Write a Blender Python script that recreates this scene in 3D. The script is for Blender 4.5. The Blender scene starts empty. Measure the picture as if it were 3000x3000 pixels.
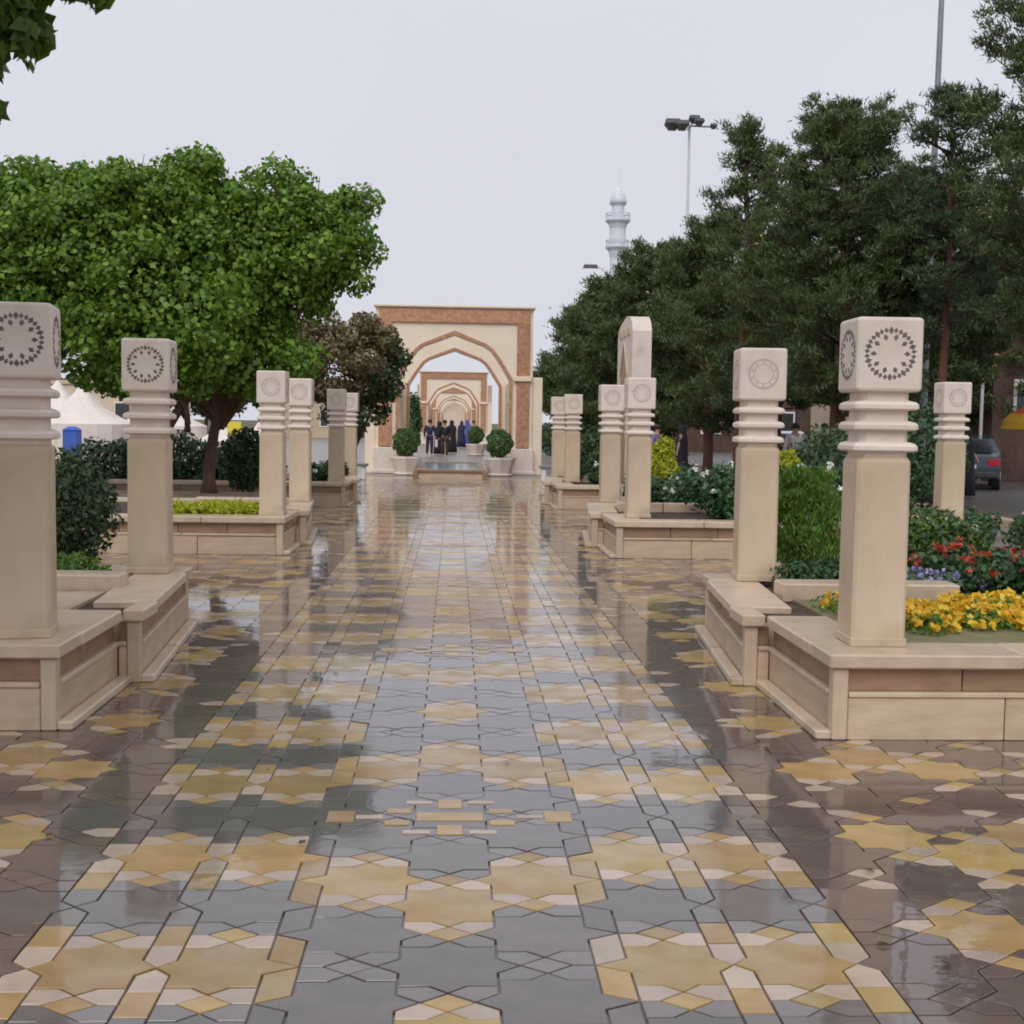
import bpy, math, random
import numpy as np
from mathutils import Vector, Matrix
R = math.radians
S = bpy.context.scene
C = S.collection

# ------------------------------------------------------------------ camera, sky, sun, exposure
cam_d = bpy.data.cameras.new('camera')
cam = bpy.data.objects.new('camera', cam_d); C.objects.link(cam)
cam_d.sensor_width = 36.0; cam_d.lens = 43.8; cam_d.clip_end = 3000; cam_d.clip_start = 0.05
YAW, PITCH, ROLL = 2.7, 4.1, 0.85
cam.matrix_world = (Matrix.Translation((0, 0, 1.6)) @ Matrix.Rotation(R(-YAW), 4, 'Z')
                    @ Matrix.Rotation(R(90 - PITCH), 4, 'X') @ Matrix.Rotation(R(ROLL), 4, 'Z'))
S.camera = cam

SUN_EL, SUN_AZ = 47, 200          # soft brightest part of the cloud, behind the camera
W = bpy.data.worlds.new('World'); S.world = W; W.use_nodes = True
nt = W.node_tree; nt.nodes.clear()
out = nt.nodes.new('ShaderNodeOutputWorld'); bg = nt.nodes.new('ShaderNodeBackground')
sky = nt.nodes.new('ShaderNodeTexSky'); sky.sky_type = 'NISHITA'; sky.sun_disc = False
sky.sun_elevation = R(SUN_EL); sky.sun_rotation = R(SUN_AZ); sky.dust_density = 4.0
hs = nt.nodes.new('ShaderNodeHueSaturation'); hs.inputs['Saturation'].default_value = 0.25
mixc = nt.nodes.new('ShaderNodeMix'); mixc.data_type = 'RGBA'
# overcast deck: pale lavender grey with faint large cloud mottling, over the daylight sky
tc = nt.nodes.new('ShaderNodeTexCoord'); nz = nt.nodes.new('ShaderNodeTexNoise')
nz.inputs['Scale'].default_value = 2.2; nz.inputs['Detail'].default_value = 3
cr = nt.nodes.new('ShaderNodeValToRGB')
cr.color_ramp.elements[0].position = 0.3; cr.color_ramp.elements[0].color = (7.05, 7.12, 7.9, 1)
cr.color_ramp.elements[1].position = 0.7; cr.color_ramp.elements[1].color = (7.55, 7.75, 8.45, 1)
mixc.inputs[0].default_value = 0.94
nt.links.new(tc.outputs['Generated'], nz.inputs['Vector']); nt.links.new(nz.outputs['Fac'], cr.inputs[0])
nt.links.new(sky.outputs[0], hs.inputs['Color']); nt.links.new(hs.outputs[0], mixc.inputs[6])
nt.links.new(cr.outputs[0], mixc.inputs[7])
nt.links.new(mixc.outputs[2], bg.inputs[0]); bg.inputs[1].default_value = 0.1
nt.links.new(bg.outputs[0], out.inputs[0])
sd = bpy.data.lights.new('sun', 'SUN'); sd.energy = 1.5; sd.angle = R(40); sd.color = (1.0, 0.97, 0.93)
sun = bpy.data.objects.new('sun', sd); C.objects.link(sun)
sun.rotation_euler = (R(90 - SUN_EL), 0, R(-18))   # comes from behind and a little left
S.view_settings.view_transform = 'Standard'; S.view_settings.look = 'None'
S.view_settings.gamma = 1; S.view_settings.use_curve_mapping = False
S.view_settings.exposure = 0.0
try:
    S.cycles.filter_width = 1.9
    S.cycles.max_bounces = 6; S.cycles.transparent_max_bounces = 8
except Exception: pass

# ------------------------------------------------------------------ helpers
def tag(o, label=None, cat=None, group=None, kind=None):
    if label: o['label'] = label
    if cat: o['category'] = cat
    if group: o['group'] = group
    if kind: o['kind'] = kind
    return o

def empty(name, loc, rz=0, label=None, cat=None, group=None):
    o = bpy.data.objects.new(name, None); C.objects.link(o)
    o.location = loc; o.rotation_euler = (0, 0, rz); o.empty_display_size = 0.2
    return tag(o, label, cat, group)

def link(name, me, parent=None, loc=None):
    o = bpy.data.objects.new(name, me); C.objects.link(o)
    if parent is not None: o.parent = parent
    if loc is not None: o.location = loc
    return o

def copy_tree(o, parent=None):
    c = o.copy(); C.objects.link(c)
    if parent is not None: c.parent = parent
    for ch in [x for x in C.objects if x.parent == o]:
        copy_tree(ch, c)
    return c

class MB:
    def __init__(s): s.v = []; s.f = []; s.m = []
    def add(s, vs, fs, mat=0):
        b = len(s.v); s.v += [tuple(p) for p in vs]
        for f in fs: s.f.append(tuple(b + i for i in f)); s.m.append(mat)
        return s
    def box(s, x0, x1, y0, y1, z0, z1, mat=0):
        vs = [(x0,y0,z0),(x1,y0,z0),(x1,y1,z0),(x0,y1,z0),(x0,y0,z1),(x1,y0,z1),(x1,y1,z1),(x0,y1,z1)]
        return s.add(vs, [(0,3,2,1),(4,5,6,7),(0,1,5,4),(1,2,6,5),(2,3,7,6),(3,0,4,7)], mat)
    def loft(s, loops, mat=0, cap0=True, cap1=True):
        n = len(loops[0]); vs = [p for l in loops for p in l]; fs = []
        for i in range(len(loops) - 1):
            for k in range(n):
                a, b = i*n + k, i*n + (k+1) % n
                fs.append((a, b, b + n, a + n))
        if cap0: fs.append(tuple(range(n - 1, -1, -1)))
        if cap1: fs.append(tuple((len(loops)-1)*n + k for k in range(n)))
        return s.add(vs, fs, mat)
    def cbox(s, cx, cy, z0, z1, hx, hy, c=0.01, mat=0):     # box with softened edges
        return s.loft([sq(cx, cy, z0, hx-c, hy-c, c), sq(cx, cy, z0+c, hx, hy, c),
                       sq(cx, cy, z1-c, hx, hy, c), sq(cx, cy, z1, hx-c, hy-c, c)], mat)
    def tube(s, pts, rad, n=8, mat=0, caps=True):
        pts = [Vector(p) for p in pts]; loops = []
        up = Vector((0.13, 0.21, 1)).normalized()
        for i, p in enumerate(pts):
            d = (pts[min(i+1, len(pts)-1)] - pts[max(i-1, 0)])
            if d.length < 1e-9: d = Vector((0, 0, 1))
            d.normalize()
            u = d.cross(up if abs(d.dot(up)) < 0.95 else Vector((1, 0, 0))).normalized(); w = d.cross(u)
            r = rad[i] if isinstance(rad, (list, tuple)) else rad
            loops.append([tuple(p + u*math.cos(2*math.pi*k/n)*r + w*math.sin(2*math.pi*k/n)*r) for k in range(n)])
        return s.loft(loops, mat, caps, caps)
    def lathe(s, prof, n=24, cx=0, cy=0, mat=0, cap=True):
        return s.loft([[(cx + r*math.cos(2*math.pi*k/n), cy + r*math.sin(2*math.pi*k/n), z) for k in range(n)] for r, z in prof], mat, cap, cap)
    def prism(s, poly, z0, z1, mat=0):
        return s.loft([[(x, y, z0) for x, y in poly], [(x, y, z1) for x, y in poly]], mat)
    def mesh(s, name, mats, smooth=False):
        me = bpy.data.meshes.new(name); me.from_pydata(s.v, [], s.f)
        for m in (mats if isinstance(mats, (list, tuple)) else [mats]): me.materials.append(m)
        me.polygons.foreach_set('material_index', s.m)
        if smooth: me.polygons.foreach_set('use_smooth', [True]*len(s.f))
        me.update(); return me
    def build(s, name, mats, parent=None, smooth=False, loc=None):
        return link(name, s.mesh(name, mats, smooth), parent, loc)

def sq(cx, cy, z, hx, hy, c):
    c = min(c, hx*0.9, hy*0.9)
    p = [(hx, hy-c), (hx-c, hy), (-hx+c, hy), (-hx, hy-c), (-hx, -hy+c), (-hx+c, -hy), (hx-c, -hy), (hx, -hy+c)]
    return [(cx + a, cy + b, z) for a, b in p]

def np_mesh(name, V, mats, midx=None, smooth=False):
    """V: (N, k, 3) separate k-gons"""
    V = np.asarray(V, dtype=np.float32); N, k, _ = V.shape
    me = bpy.data.meshes.new(name)
    me.vertices.add(N*k); me.vertices.foreach_set('co', V.ravel())
    me.loops.add(N*k); me.loops.foreach_set('vertex_index', np.arange(N*k, dtype=np.int32))
    me.polygons.add(N); me.polygons.foreach_set('loop_start', np.arange(0, N*k, k, dtype=np.int32))
    for m in mats: me.materials.append(m)
    if midx is not None: me.polygons.foreach_set('material_index', np.asarray(midx, dtype=np.int32))
    me.update(calc_edges=True); return me

# ------------------------------------------------------------------ materials
def new_mat(name):
    m = bpy.data.materials.new(name); m.use_nodes = True
    t = m.node_tree; p = t.nodes['Principled BSDF']; return m, t, p

def mat(name, c1, c2=None, scale=4.0, rough=0.7, bump=0.15, bscale=60.0, detail=5, coat=0.0, coat_r=0.05,
        metal=0.0, spread=(0.35, 0.65), rnd=0.0, stretch=None, bdist=0.01, spec=0.5, stains=None):
    m, t, p = new_mat(name); L = t.links
    geo = t.nodes.new('ShaderNodeTexCoord')
    vec = geo.outputs['Object']
    if stretch:
        mp = t.nodes.new('ShaderNodeMapping'); mp.inputs['Scale'].default_value = stretch
        L.new(vec, mp.inputs[0]); vec = mp.outputs[0]
    n1 = t.nodes.new('ShaderNodeTexNoise'); n1.inputs['Scale'].default_value = scale; n1.inputs['Detail'].default_value = detail
    n1.inputs['Roughness'].default_value = 0.65
    L.new(vec, n1.inputs['Vector'])
    rp = t.nodes.new('ShaderNodeValToRGB')
    rp.color_ramp.elements[0].position = spread[0]; rp.color_ramp.elements[1].position = spread[1]
    rp.color_ramp.elements[0].color = (*c1, 1); rp.color_ramp.elements[1].color = (*(c2 or c1), 1)
    L.new(n1.outputs['Fac'], rp.inputs[0]); col = rp.outputs[0]
    if stains:                                   # blotches with a shape of their own
        n3 = t.nodes.new('ShaderNodeTexNoise'); n3.inputs['Scale'].default_value = stains[1]; n3.inputs['Detail'].default_value = 6
        L.new(geo.outputs['Object'], n3.inputs['Vector'])
        mr3 = t.nodes.new('ShaderNodeMapRange'); mr3.inputs[1].default_value = 0.52; mr3.inputs[2].default_value = 0.72
        mr3.inputs[3].default_value = 0; mr3.inputs[4].default_value = stains[2]
        L.new(n3.outputs['Fac'], mr3.inputs[0])
        mx3 = t.nodes.new('ShaderNodeMix'); mx3.data_type = 'RGBA'; mx3.inputs[7].default_value = (*stains[0], 1)
        L.new(mr3.outputs[0], mx3.inputs[0]); L.new(col, mx3.inputs[6]); col = mx3.outputs[2]
    if rnd > 0:                                  # every piece a little lighter or darker than its neighbour
        oi = t.nodes.new('ShaderNodeObjectInfo'); ge = t.nodes.new('ShaderNodeNewGeometry')
        ad = t.nodes.new('ShaderNodeMath'); ad.operation = 'ADD'
        L.new(oi.outputs['Random'], ad.inputs[0]); L.new(ge.outputs['Random Per Island'], ad.inputs[1])
        fr = t.nodes.new('ShaderNodeMath'); fr.operation = 'FRACT'; L.new(ad.outputs[0], fr.inputs[0])
        mr = t.nodes.new('ShaderNodeMapRange'); mr.inputs[3].default_value = 1 - rnd; mr.inputs[4].default_value = 1 + rnd
        L.new(fr.outputs[0], mr.inputs[0])
        hv = t.nodes.new('ShaderNodeHueSaturation'); L.new(col, hv.inputs['Color']); L.new(mr.outputs[0], hv.inputs['Value'])
        ml = t.nodes.new('ShaderNodeMapRange'); ml.inputs[3].default_value = 0.5 - rnd*0.04; ml.inputs[4].default_value = 0.5 + rnd*0.04
        wn = t.nodes.new('ShaderNodeMath'); wn.operation = 'MULTIPLY'; wn.inputs[1].default_value = 7.31
        L.new(fr.outputs[0], wn.inputs[0]); w2 = t.nodes.new('ShaderNodeMath'); w2.operation = 'FRACT'; L.new(wn.outputs[0], w2.inputs[0])
        L.new(w2.outputs[0], ml.inputs[0]); L.new(ml.outputs[0], hv.inputs['Hue']); col = hv.outputs[0]
    L.new(col, p.inputs['Base Color'])
    p.inputs['Roughness'].default_value = rough; p.inputs['Metallic'].default_value = metal
    p.inputs['Specular IOR Level'].default_value = spec
    if coat: p.inputs['Coat Weight'].default_value = coat; p.inputs['Coat Roughness'].default_value = coat_r; p.inputs['Coat IOR'].default_value = 1.5
    if bump > 0:
        n2 = t.nodes.new('ShaderNodeTexNoise'); n2.inputs['Scale'].default_value = bscale; n2.inputs['Detail'].default_value = 4
        L.new(geo.outputs['Object'], n2.inputs['Vector'])
        b = t.nodes.new('ShaderNodeBump'); b.inputs['Strength'].default_value = bump; b.inputs['Distance'].default_value = bdist
        L.new(n2.outputs['Fac'], b.inputs['Height']); L.new(b.outputs[0], p.inputs['Normal'])
    return m

def leaf_mat(name, c1, c2, trans=0.25, rough=0.5):
    m, t, p = new_mat(name); L = t.links
    ge = t.nodes.new('ShaderNodeNewGeometry')
    rp = t.nodes.new('ShaderNodeValToRGB'); rp.color_ramp.elements[0].color = (*c1, 1); rp.color_ramp.elements[1].color = (*c2, 1)
    L.new(ge.outputs['Random Per Island'], rp.inputs[0]); L.new(rp.outputs[0], p.inputs['Base Color'])
    p.inputs['Roughness'].default_value = rough
    tr = t.nodes.new('ShaderNodeBsdfTranslucent'); hv = t.nodes.new('ShaderNodeHueSaturation')
    hv.inputs['Value'].default_value = 1.3; L.new(rp.outputs[0], hv.inputs['Color']); L.new(hv.outputs[0], tr.inputs['Color'])
    mx = t.nodes.new('ShaderNodeMixShader'); mx.inputs[0].default_value = trans
    L.new(p.outputs[0], mx.inputs[1]); L.new(tr.outputs[0], mx.inputs[2])
    L.new(mx.outputs[0], t.nodes['Material Output'].inputs[0]); return m

def wet_mat(name, c1, c2, stain, rnd=0.14, rough=0.45, dry=0.0):
    """paving stone under a film of rain: a wet clear coat that is thicker in some places than in others"""
    m = mat(name, c1, c2, scale=6, rough=rough, bump=0.0, rnd=rnd, stains=(stain, 2.7, 0.55))
    t = m.node_tree; L = t.links; p = t.nodes['Principled BSDF']
    ge = t.nodes.new('ShaderNodeNewGeometry')
    # world-space patches of deeper and thinner water
    nzp = t.nodes.new('ShaderNodeTexNoise'); nzp.inputs['Scale'].default_value = 0.9; nzp.inputs['Detail'].default_value = 4
    L.new(ge.outputs['Position'], nzp.inputs['Vector'])
    mr = t.nodes.new('ShaderNodeMapRange'); mr.inputs[1].default_value = 0.42; mr.inputs[2].default_value = 0.62
    mr.inputs[3].default_value = 0.08 + 0.08*dry; mr.inputs[4].default_value = 0.014 + 0.03*dry
    L.new(nzp.outputs['Fac'], mr.inputs[0])
    p.inputs['Coat Weight'].default_value = 1.0; p.inputs['Coat IOR'].default_value = 1.62
    if dry:                                       # porous stone: the film breaks up into drying patches
        nd = t.nodes.new('ShaderNodeTexNoise'); nd.inputs['Scale'].default_value = 4.5; nd.inputs['Detail'].default_value = 6
        L.new(ge.outputs['Position'], nd.inputs['Vector'])
        md = t.nodes.new('ShaderNodeMapRange'); md.inputs[1].default_value = 0.38; md.inputs[2].default_value = 0.62
        md.inputs[3].default_value = 1.0 - dry; md.inputs[4].default_value = 1.0
        L.new(nd.outputs['Fac'], md.inputs[0]); L.new(md.outputs[0], p.inputs['Coat Weight'])
    L.new(mr.outputs[0], p.inputs['Coat Roughness'])
    nb = t.nodes.new('ShaderNodeTexNoise'); nb.inputs['Scale'].default_value = 9; nb.inputs['Detail'].default_value = 3
    L.new(ge.outputs['Position'], nb.inputs['Vector'])
    b = t.nodes.new('ShaderNodeBump'); b.inputs['Strength'].default_value = 0.35; b.inputs['Distance'].default_value = 0.0016
    L.new(nb.outputs['Fac'], b.inputs['Height']); L.new(b.outputs[0], p.inputs['Coat Normal'])
    n4 = t.nodes.new('ShaderNodeTexNoise'); n4.inputs['Scale'].default_value = 130; n4.inputs['Detail'].default_value = 3
    L.new(ge.outputs['Position'], n4.inputs['Vector'])
    b2 = t.nodes.new('ShaderNodeBump'); b2.inputs['Strength'].default_value = 0.4; b2.inputs['Distance'].default_value = 0.002
    L.new(n4.outputs['Fac'], b2.inputs['Height']); L.new(b2.outputs[0], p.inputs['Normal'])
    return m

M = {}
M['t_yel'] = wet_mat('ochre_stone', (0.32, 0.20, 0.055), (0.43, 0.285, 0.10), (0.30, 0.15, 0.022), 0.2, dry=0.6)
M['t_pale'] = wet_mat('pale_stone', (0.40, 0.30, 0.225), (0.50, 0.39, 0.30), (0.36, 0.25, 0.15), 0.16, dry=0.5)
M['t_grey'] = wet_mat('slate_grey_stone', (0.078, 0.062, 0.056), (0.118, 0.095, 0.088), (0.065, 0.045, 0.034), 0.16)
M['t_gfac'] = wet_mat('mid_grey_stone', (0.12, 0.102, 0.097), (0.165, 0.14, 0.135), (0.07, 0.06, 0.056), 0.14)
M['t_brn'] = wet_mat('brown_stone', (0.095, 0.058, 0.043), (0.14, 0.09, 0.068), (0.06, 0.037, 0.028), 0.18)
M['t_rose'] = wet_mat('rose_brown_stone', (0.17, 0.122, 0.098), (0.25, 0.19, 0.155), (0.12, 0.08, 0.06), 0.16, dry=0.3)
M['grout'] = wet_mat('wet_grout', (0.06, 0.043, 0.033), (0.11, 0.08, 0.062), (0.02, 0.015, 0.012), 0)
M['stone'] = mat('cream_limestone', (0.53, 0.415, 0.29), (0.63, 0.505, 0.365), scale=2.3, rough=0.6, bump=0.25, bscale=90, bdist=0.004, rnd=0.05,
                 stretch=(1, 1, 0.35), stains=((0.38, 0.29, 0.195), 2.6, 0.7))
M['stone2'] = mat('pink_limestone', (0.68, 0.575, 0.50), (0.79, 0.69, 0.61), scale=3, rough=0.6, bump=0.25, bscale=90, bdist=0.004, rnd=0.05,
                  stains=((0.50, 0.40, 0.32), 3.0, 0.7))
M['coping'] = mat('coping_limestone', (0.52, 0.40, 0.29), (0.63, 0.50, 0.38), scale=5, rough=0.32, bump=0.3, bscale=70, bdist=0.004, rnd=0.09,
                  stains=((0.36, 0.26, 0.18), 3.0, 0.6))
M['slab'] = mat('travertine_slab', (0.48, 0.355, 0.245), (0.60, 0.465, 0.34), scale=3, rough=0.42, bump=0.35, bscale=50, bdist=0.004, rnd=0.10,
                stretch=(1, 1, 4), stains=((0.36, 0.24, 0.15), 2.4, 0.6))
M['band'] = mat('brown_travertine', (0.27, 0.16, 0.095), (0.36, 0.23, 0.15), scale=4, rough=0.5, bump=0.4, bscale=40, bdist=0.005, rnd=0.15,
                stretch=(1, 1, 4), stains=((0.2, 0.12, 0.07), 3, 0.6))
M['hole_shade'] = mat('painted_hole_shade', (0.12, 0.095, 0.09), (0.17, 0.135, 0.125), rough=0.8)  # dark colour painted in for the shade inside the drilled rosette holes
M['groove'] = mat('grey_carving', (0.42, 0.36, 0.315), (0.50, 0.43, 0.38), rough=0.8)
M['soil'] = mat('garden_soil', (0.05, 0.032, 0.02), (0.11, 0.07, 0.045), scale=9, rough=0.9, bump=0.8, bscale=30, bdist=0.03)
M['dry'] = mat('dry_turf', (0.26, 0.21, 0.12), (0.17, 0.17, 0.07), scale=9, rough=0.9, bump=0.7, bscale=120, bdist=0.02)
M['ground'] = mat('park_ground', (0.06, 0.085, 0.03), (0.12, 0.11, 0.06), scale=0.35, rough=0.9, bump=0.5, bscale=6, bdist=0.05)
M['asphalt'] = mat('wet_asphalt', (0.10, 0.095, 0.095), (0.16, 0.15, 0.145), scale=1.2, rough=0.35, bump=0.3, bscale=60, bdist=0.01)
M['pave'] = mat('plain_paving', (0.20, 0.17, 0.15), (0.27, 0.23, 0.2), scale=1.0, rough=0.35, bump=0.2, bscale=40, bdist=0.01)
M['brick'] = mat('red_brick', (0.36, 0.17, 0.095), (0.55, 0.31, 0.19), scale=9, rough=0.8, bump=0.4, bscale=20, rnd=0.1)
M['cream'] = mat('cream_plaster', (0.80, 0.67, 0.52), (0.86, 0.745, 0.60), scale=1.5, rough=0.8, bump=0.2, bscale=14)
M['peach'] = mat('peach_plaster', (0.66, 0.52, 0.40), (0.74, 0.60, 0.47), scale=1.5, rough=0.8, bump=0.2, bscale=14)
M['bark'] = mat('bark', (0.07, 0.04, 0.026), (0.15, 0.085, 0.055), scale=7, rough=0.9, bump=0.9, bscale=25, bdist=0.03, stretch=(1, 1, 0.25))
M['rbark'] = mat('red_pine_bark', (0.10, 0.045, 0.03), (0.18, 0.08, 0.05), scale=7, rough=0.9, bump=0.9, bscale=25, bdist=0.03, stretch=(1, 1, 0.25))
M['leaf'] = leaf_mat('mulberry_leaf', (0.055, 0.15, 0.014), (0.22, 0.36, 0.04), 0.3)
M['leafd'] = leaf_mat('overhang_leaf', (0.045, 0.11, 0.012), (0.13, 0.22, 0.03), 0.4)
M['pine'] = leaf_mat('pine_needle', (0.044, 0.074, 0.024), (0.135, 0.18, 0.058), 0.25)
M['pineb'] = leaf_mat('blue_pine_needle', (0.042, 0.076, 0.034), (0.115, 0.17, 0.066), 0.25)
M['bronze'] = leaf_mat('bronze_leaf', (0.085, 0.085, 0.03), (0.27, 0.19, 0.10), 0.2)
M['dgreen'] = leaf_mat('dark_leaf', (0.018, 0.05, 0.012), (0.05, 0.10, 0.022), 0.15)
M['bgreen'] = leaf_mat('bright_leaf', (0.06, 0.15, 0.015), (0.15, 0.27, 0.03), 0.3)
M['mgreen'] = leaf_mat('rose_leaf', (0.025, 0.075, 0.025), (0.07, 0.15, 0.05), 0.2)
M['ylime'] = leaf_mat('lime_leaf', (0.3, 0.36, 0.015), (0.50, 0.50, 0.03), 0.3)
M['yflow'] = leaf_mat('yellow_petal', (0.70, 0.36, 0.01), (0.78, 0.60, 0.05), 0.2)
M['rflow'] = leaf_mat('red_petal', (0.36, 0.03, 0.012), (0.58, 0.10, 0.045), 0.2)
M['bflow'] = leaf_mat('violet_petal', (0.16, 0.12, 0.36), (0.45, 0.42, 0.6), 0.2)
M['wflow'] = leaf_mat('white_petal', (0.72, 0.74, 0.66), (0.85, 0.86, 0.82), 0.2)
M['metal'] = mat('grey_metal', (0.20, 0.21, 0.24), (0.26, 0.27, 0.3), rough=0.4, metal=0.3, bump=0)
M['wmetal'] = mat('pale_metal', (0.66, 0.6, 0.62), (0.72, 0.67, 0.68), rough=0.5, bump=0)
M['dmetal'] = mat('dark_metal', (0.05, 0.05, 0.055), (0.08, 0.08, 0.085), rough=0.45, bump=0)
M['tent'] = mat('tent_canvas', (0.72, 0.62, 0.56), (0.80, 0.72, 0.66), scale=2, rough=0.85, bump=0.15, bscale=8)
M['bluep'] = mat('blue_paint', (0.03, 0.09, 0.42), (0.05, 0.13, 0.5), rough=0.5, bump=0)
M['white'] = mat('white_paint', (0.75, 0.74, 0.72), (0.8, 0.79, 0.78), rough=0.5, bump=0)
M['yellow'] = mat('yellow_paint', (0.75, 0.6, 0.05), (0.8, 0.66, 0.08), rough=0.6, bump=0)
M['tile'] = mat('hazed_blue_tile', (0.60, 0.65, 0.72), (0.74, 0.77, 0.82), scale=0.8, rough=0.5, bump=0.1, bscale=3)  # distance haze is put into this colour, paling the minaret
M['water'] = mat('basin_water', (0.30, 0.46, 0.52), (0.40, 0.56, 0.62), scale=3, rough=0.08, bump=0.2, bscale=12, bdist=0.01)
M['bldg'] = mat('beige_render', (0.46, 0.36, 0.25), (0.54, 0.44, 0.32), scale=0.6, rough=0.85, bump=0.2, bscale=5)
M['bbrick'] = mat('brown_brick', (0.075, 0.042, 0.03), (0.12, 0.07, 0.05), scale=2, rough=0.85, bump=0.4, bscale=9)
M['glass'] = mat('window_glass', (0.03, 0.035, 0.04), (0.05, 0.055, 0.06), rough=0.08, bump=0)
M['skin'] = mat('skin', (0.42, 0.25, 0.17), (0.46, 0.29, 0.2), rough=0.6, bump=0)
for k, c in dict(black=(0.012, 0.011, 0.015), navy=(0.02, 0.02, 0.055), blue=(0.06, 0.08, 0.32), brown=(0.06, 0.035, 0.02),
                 ltpink=(0.6, 0.5, 0.52), grey=(0.16, 0.16, 0.18), maroon=(0.14, 0.02, 0.025), violet=(0.2, 0.16, 0.34)).items():
    M['c_' + k] = mat('cloth_' + k, c, tuple(min(1, x*1.35) for x in c), scale=12, rough=0.85, bump=0.2, bscale=60)
M['hair'] = mat('dark_hair', (0.015, 0.011, 0.009), (0.03, 0.02, 0.015), rough=0.6, bump=0)
M['tyre'] = mat('tyre_rubber', (0.02, 0.02, 0.02), (0.03, 0.03, 0.03), rough=0.8, bump=0)
M['carblue'] = mat('slate_blue_car_paint', (0.07, 0.09, 0.125), (0.08, 0.10, 0.135), rough=0.3, bump=0, coat=1.0, coat_r=0.04)
M['cardark'] = mat('black_car_paint', (0.012, 0.013, 0.016), (0.016, 0.017, 0.02), rough=0.3, bump=0, coat=1.0, coat_r=0.04)
M['redglass'] = mat('red_lamp_glass', (0.5, 0.02, 0.03), (0.6, 0.03, 0.05), rough=0.2, bump=0)
M['u_red'] = mat('red_fabric', (0.5, 0.04, 0.02), (0.56, 0.06, 0.03), rough=0.8, bump=0)
M['u_yel'] = mat('amber_fabric', (0.62, 0.36, 0.02), (0.66, 0.4, 0.04), rough=0.8, bump=0)
M['u_grn'] = mat('green_fabric', (0.16, 0.3, 0.12), (0.2, 0.35, 0.16), rough=0.8, bump=0)
M['orange'] = mat('orange_paint', (0.62, 0.26, 0.09), (0.68, 0.3, 0.12), rough=0.6, bump=0)

# ------------------------------------------------------------------ ground
g = MB(); g.add([(-900, -60, -0.06), (900, -60, -0.06), (900, 1500, -0.06), (-900, 1500, -0.06)], [(0, 1, 2, 3)])
tag(g.build('ground', M['ground']), kind='structure')
g = MB(); g.box(9.5, 40, -5, 140, -0.059, -0.012)
tag(g.build('road', M['asphalt']), kind='structure')
g = MB(); g.box(9.2, 9.5, -5, 140, -0.055, 0.10)
tag(g.build('kerb', M['slab']), kind='structure')
g = MB(); g.box(-6.9, 9.2, 36.0, 260, -0.055, -0.004); g.box(-22, -6.9, 9, 120, -0.055, -0.022); g.box(6.9, 9.2, -5, 36.0, -0.055, -0.018)
tag(g.build('side_pavement', M['pave']), kind='structure')

# paving: strips of interlocking star stones with pale corner facets and a small lozenge between stars
base = MB(); base.box(-6.9, 6.9, -1.5, 36.0, -0.055, -0.010)
floor = tag(base.build('plaza_floor', M['grout']), kind='structure')
CW, RP, SH = 0.290, 0.4625, 0.134             # outer column pitch, row pitch, half depth of a star's square
GH = RP/2 - SH                                # half depth of the gap between two stars of a column
D0 = 4.96
sp, bw, side, dw = 0.043, 0.054, 0.068, 0.077
dh = GH - sp; KS = GH*0.5
def star_poly(hw, sl, sr, kl=KS, kr=KS):
    return [(-hw, -SH), (-bw, -SH), (0, -SH-sp), (bw, -SH), (hw, -SH), (hw, -kr), (hw+sr, 0), (hw, kr), (hw, SH), (bw, SH),
            (0, SH+sp), (-bw, SH), (-hw, SH), (-hw, kl), (-hw-sl, 0), (-hw, -kl)]
LOZ = [(-dw, 0), (0, -dh), (dw, 0), (0, dh)]
def fac_poly(hw, alt):
    return [(dw, 0), (hw, KS), (hw, GH), (bw, GH), (0, dh)] if alt else [(dw, 0), (hw, 0), (hw, GH), (bw, GH), (0, dh)]
def inset(poly, d):
    n = len(poly); A = sum(poly[i][0]*poly[(i+1) % n][1] - poly[(i+1) % n][0]*poly[i][1] for i in range(n))
    if A < 0: poly = poly[::-1]
    outp = []
    for i in range(n):
        p0, p1, p2 = (Vector(poly[i-1]), Vector(poly[i]), Vector(poly[(i+1) % n]))
        e1 = (p1-p0).normalized(); e2 = (p2-p1).normalized()
        n1 = Vector((-e1.y, e1.x)); n2 = Vector((-e2.y, e2.x)); b = n1 + n2
        if b.length < 1e-6: b = n1
        b.normalize(); k = d/max(0.45, b.dot(n1)); outp.append((p1.x + b.x*k, p1.y + b.y*k))
    return outp
def slab_mb(mb, poly, cx, cy, tz, tx, ty, mi, gap=0.0030, bev=0.0018):
    a = inset(poly, gap); b = inset(poly, gap + bev)
    def z(x, y, off): return tz + x*tx + y*ty - off
    mb.loft([[(cx+x, cy+y, z(x, y, 0.012)) for x, y in a], [(cx+x, cy+y, z(x, y, bev)) for x, y in a], [(cx+x, cy+y, z(x, y, 0)) for x, y in b]], mi, cap0=False)
rng = random.Random(5)
def yellow_at(u, D):
    u = abs(u); v = abs(((D - D0 + 1.85) % 3.7) - 1.85)
    if u > 1.29: return None
    if u < 0.14: return 0.75 < v < 1.1 or v > 1.75
    if u < 0.44: return 0.55 < v < 0.9
    if u < 0.54: return 0.42 < v < 0.95 or 1.2 < v < 1.6
    return (0.25 < v < 0.72) or (1.12 < v < 1.64)
TM = ['t_yel', 't_pale', 't_grey', 't_gfac', 't_brn', 't_rose']
mats_t = [M[k] for k in TM]
pieces = []                                    # (poly, cx, cy, material, name)
def in_planter(X, D):
    for s0 in (6.35, 14.75, 23.15):
        if s0 + 0.1 < D < s0 + 3.4 and abs(X) > 2.15: return True
    return False
A, B = 0.0, RP/2
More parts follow.
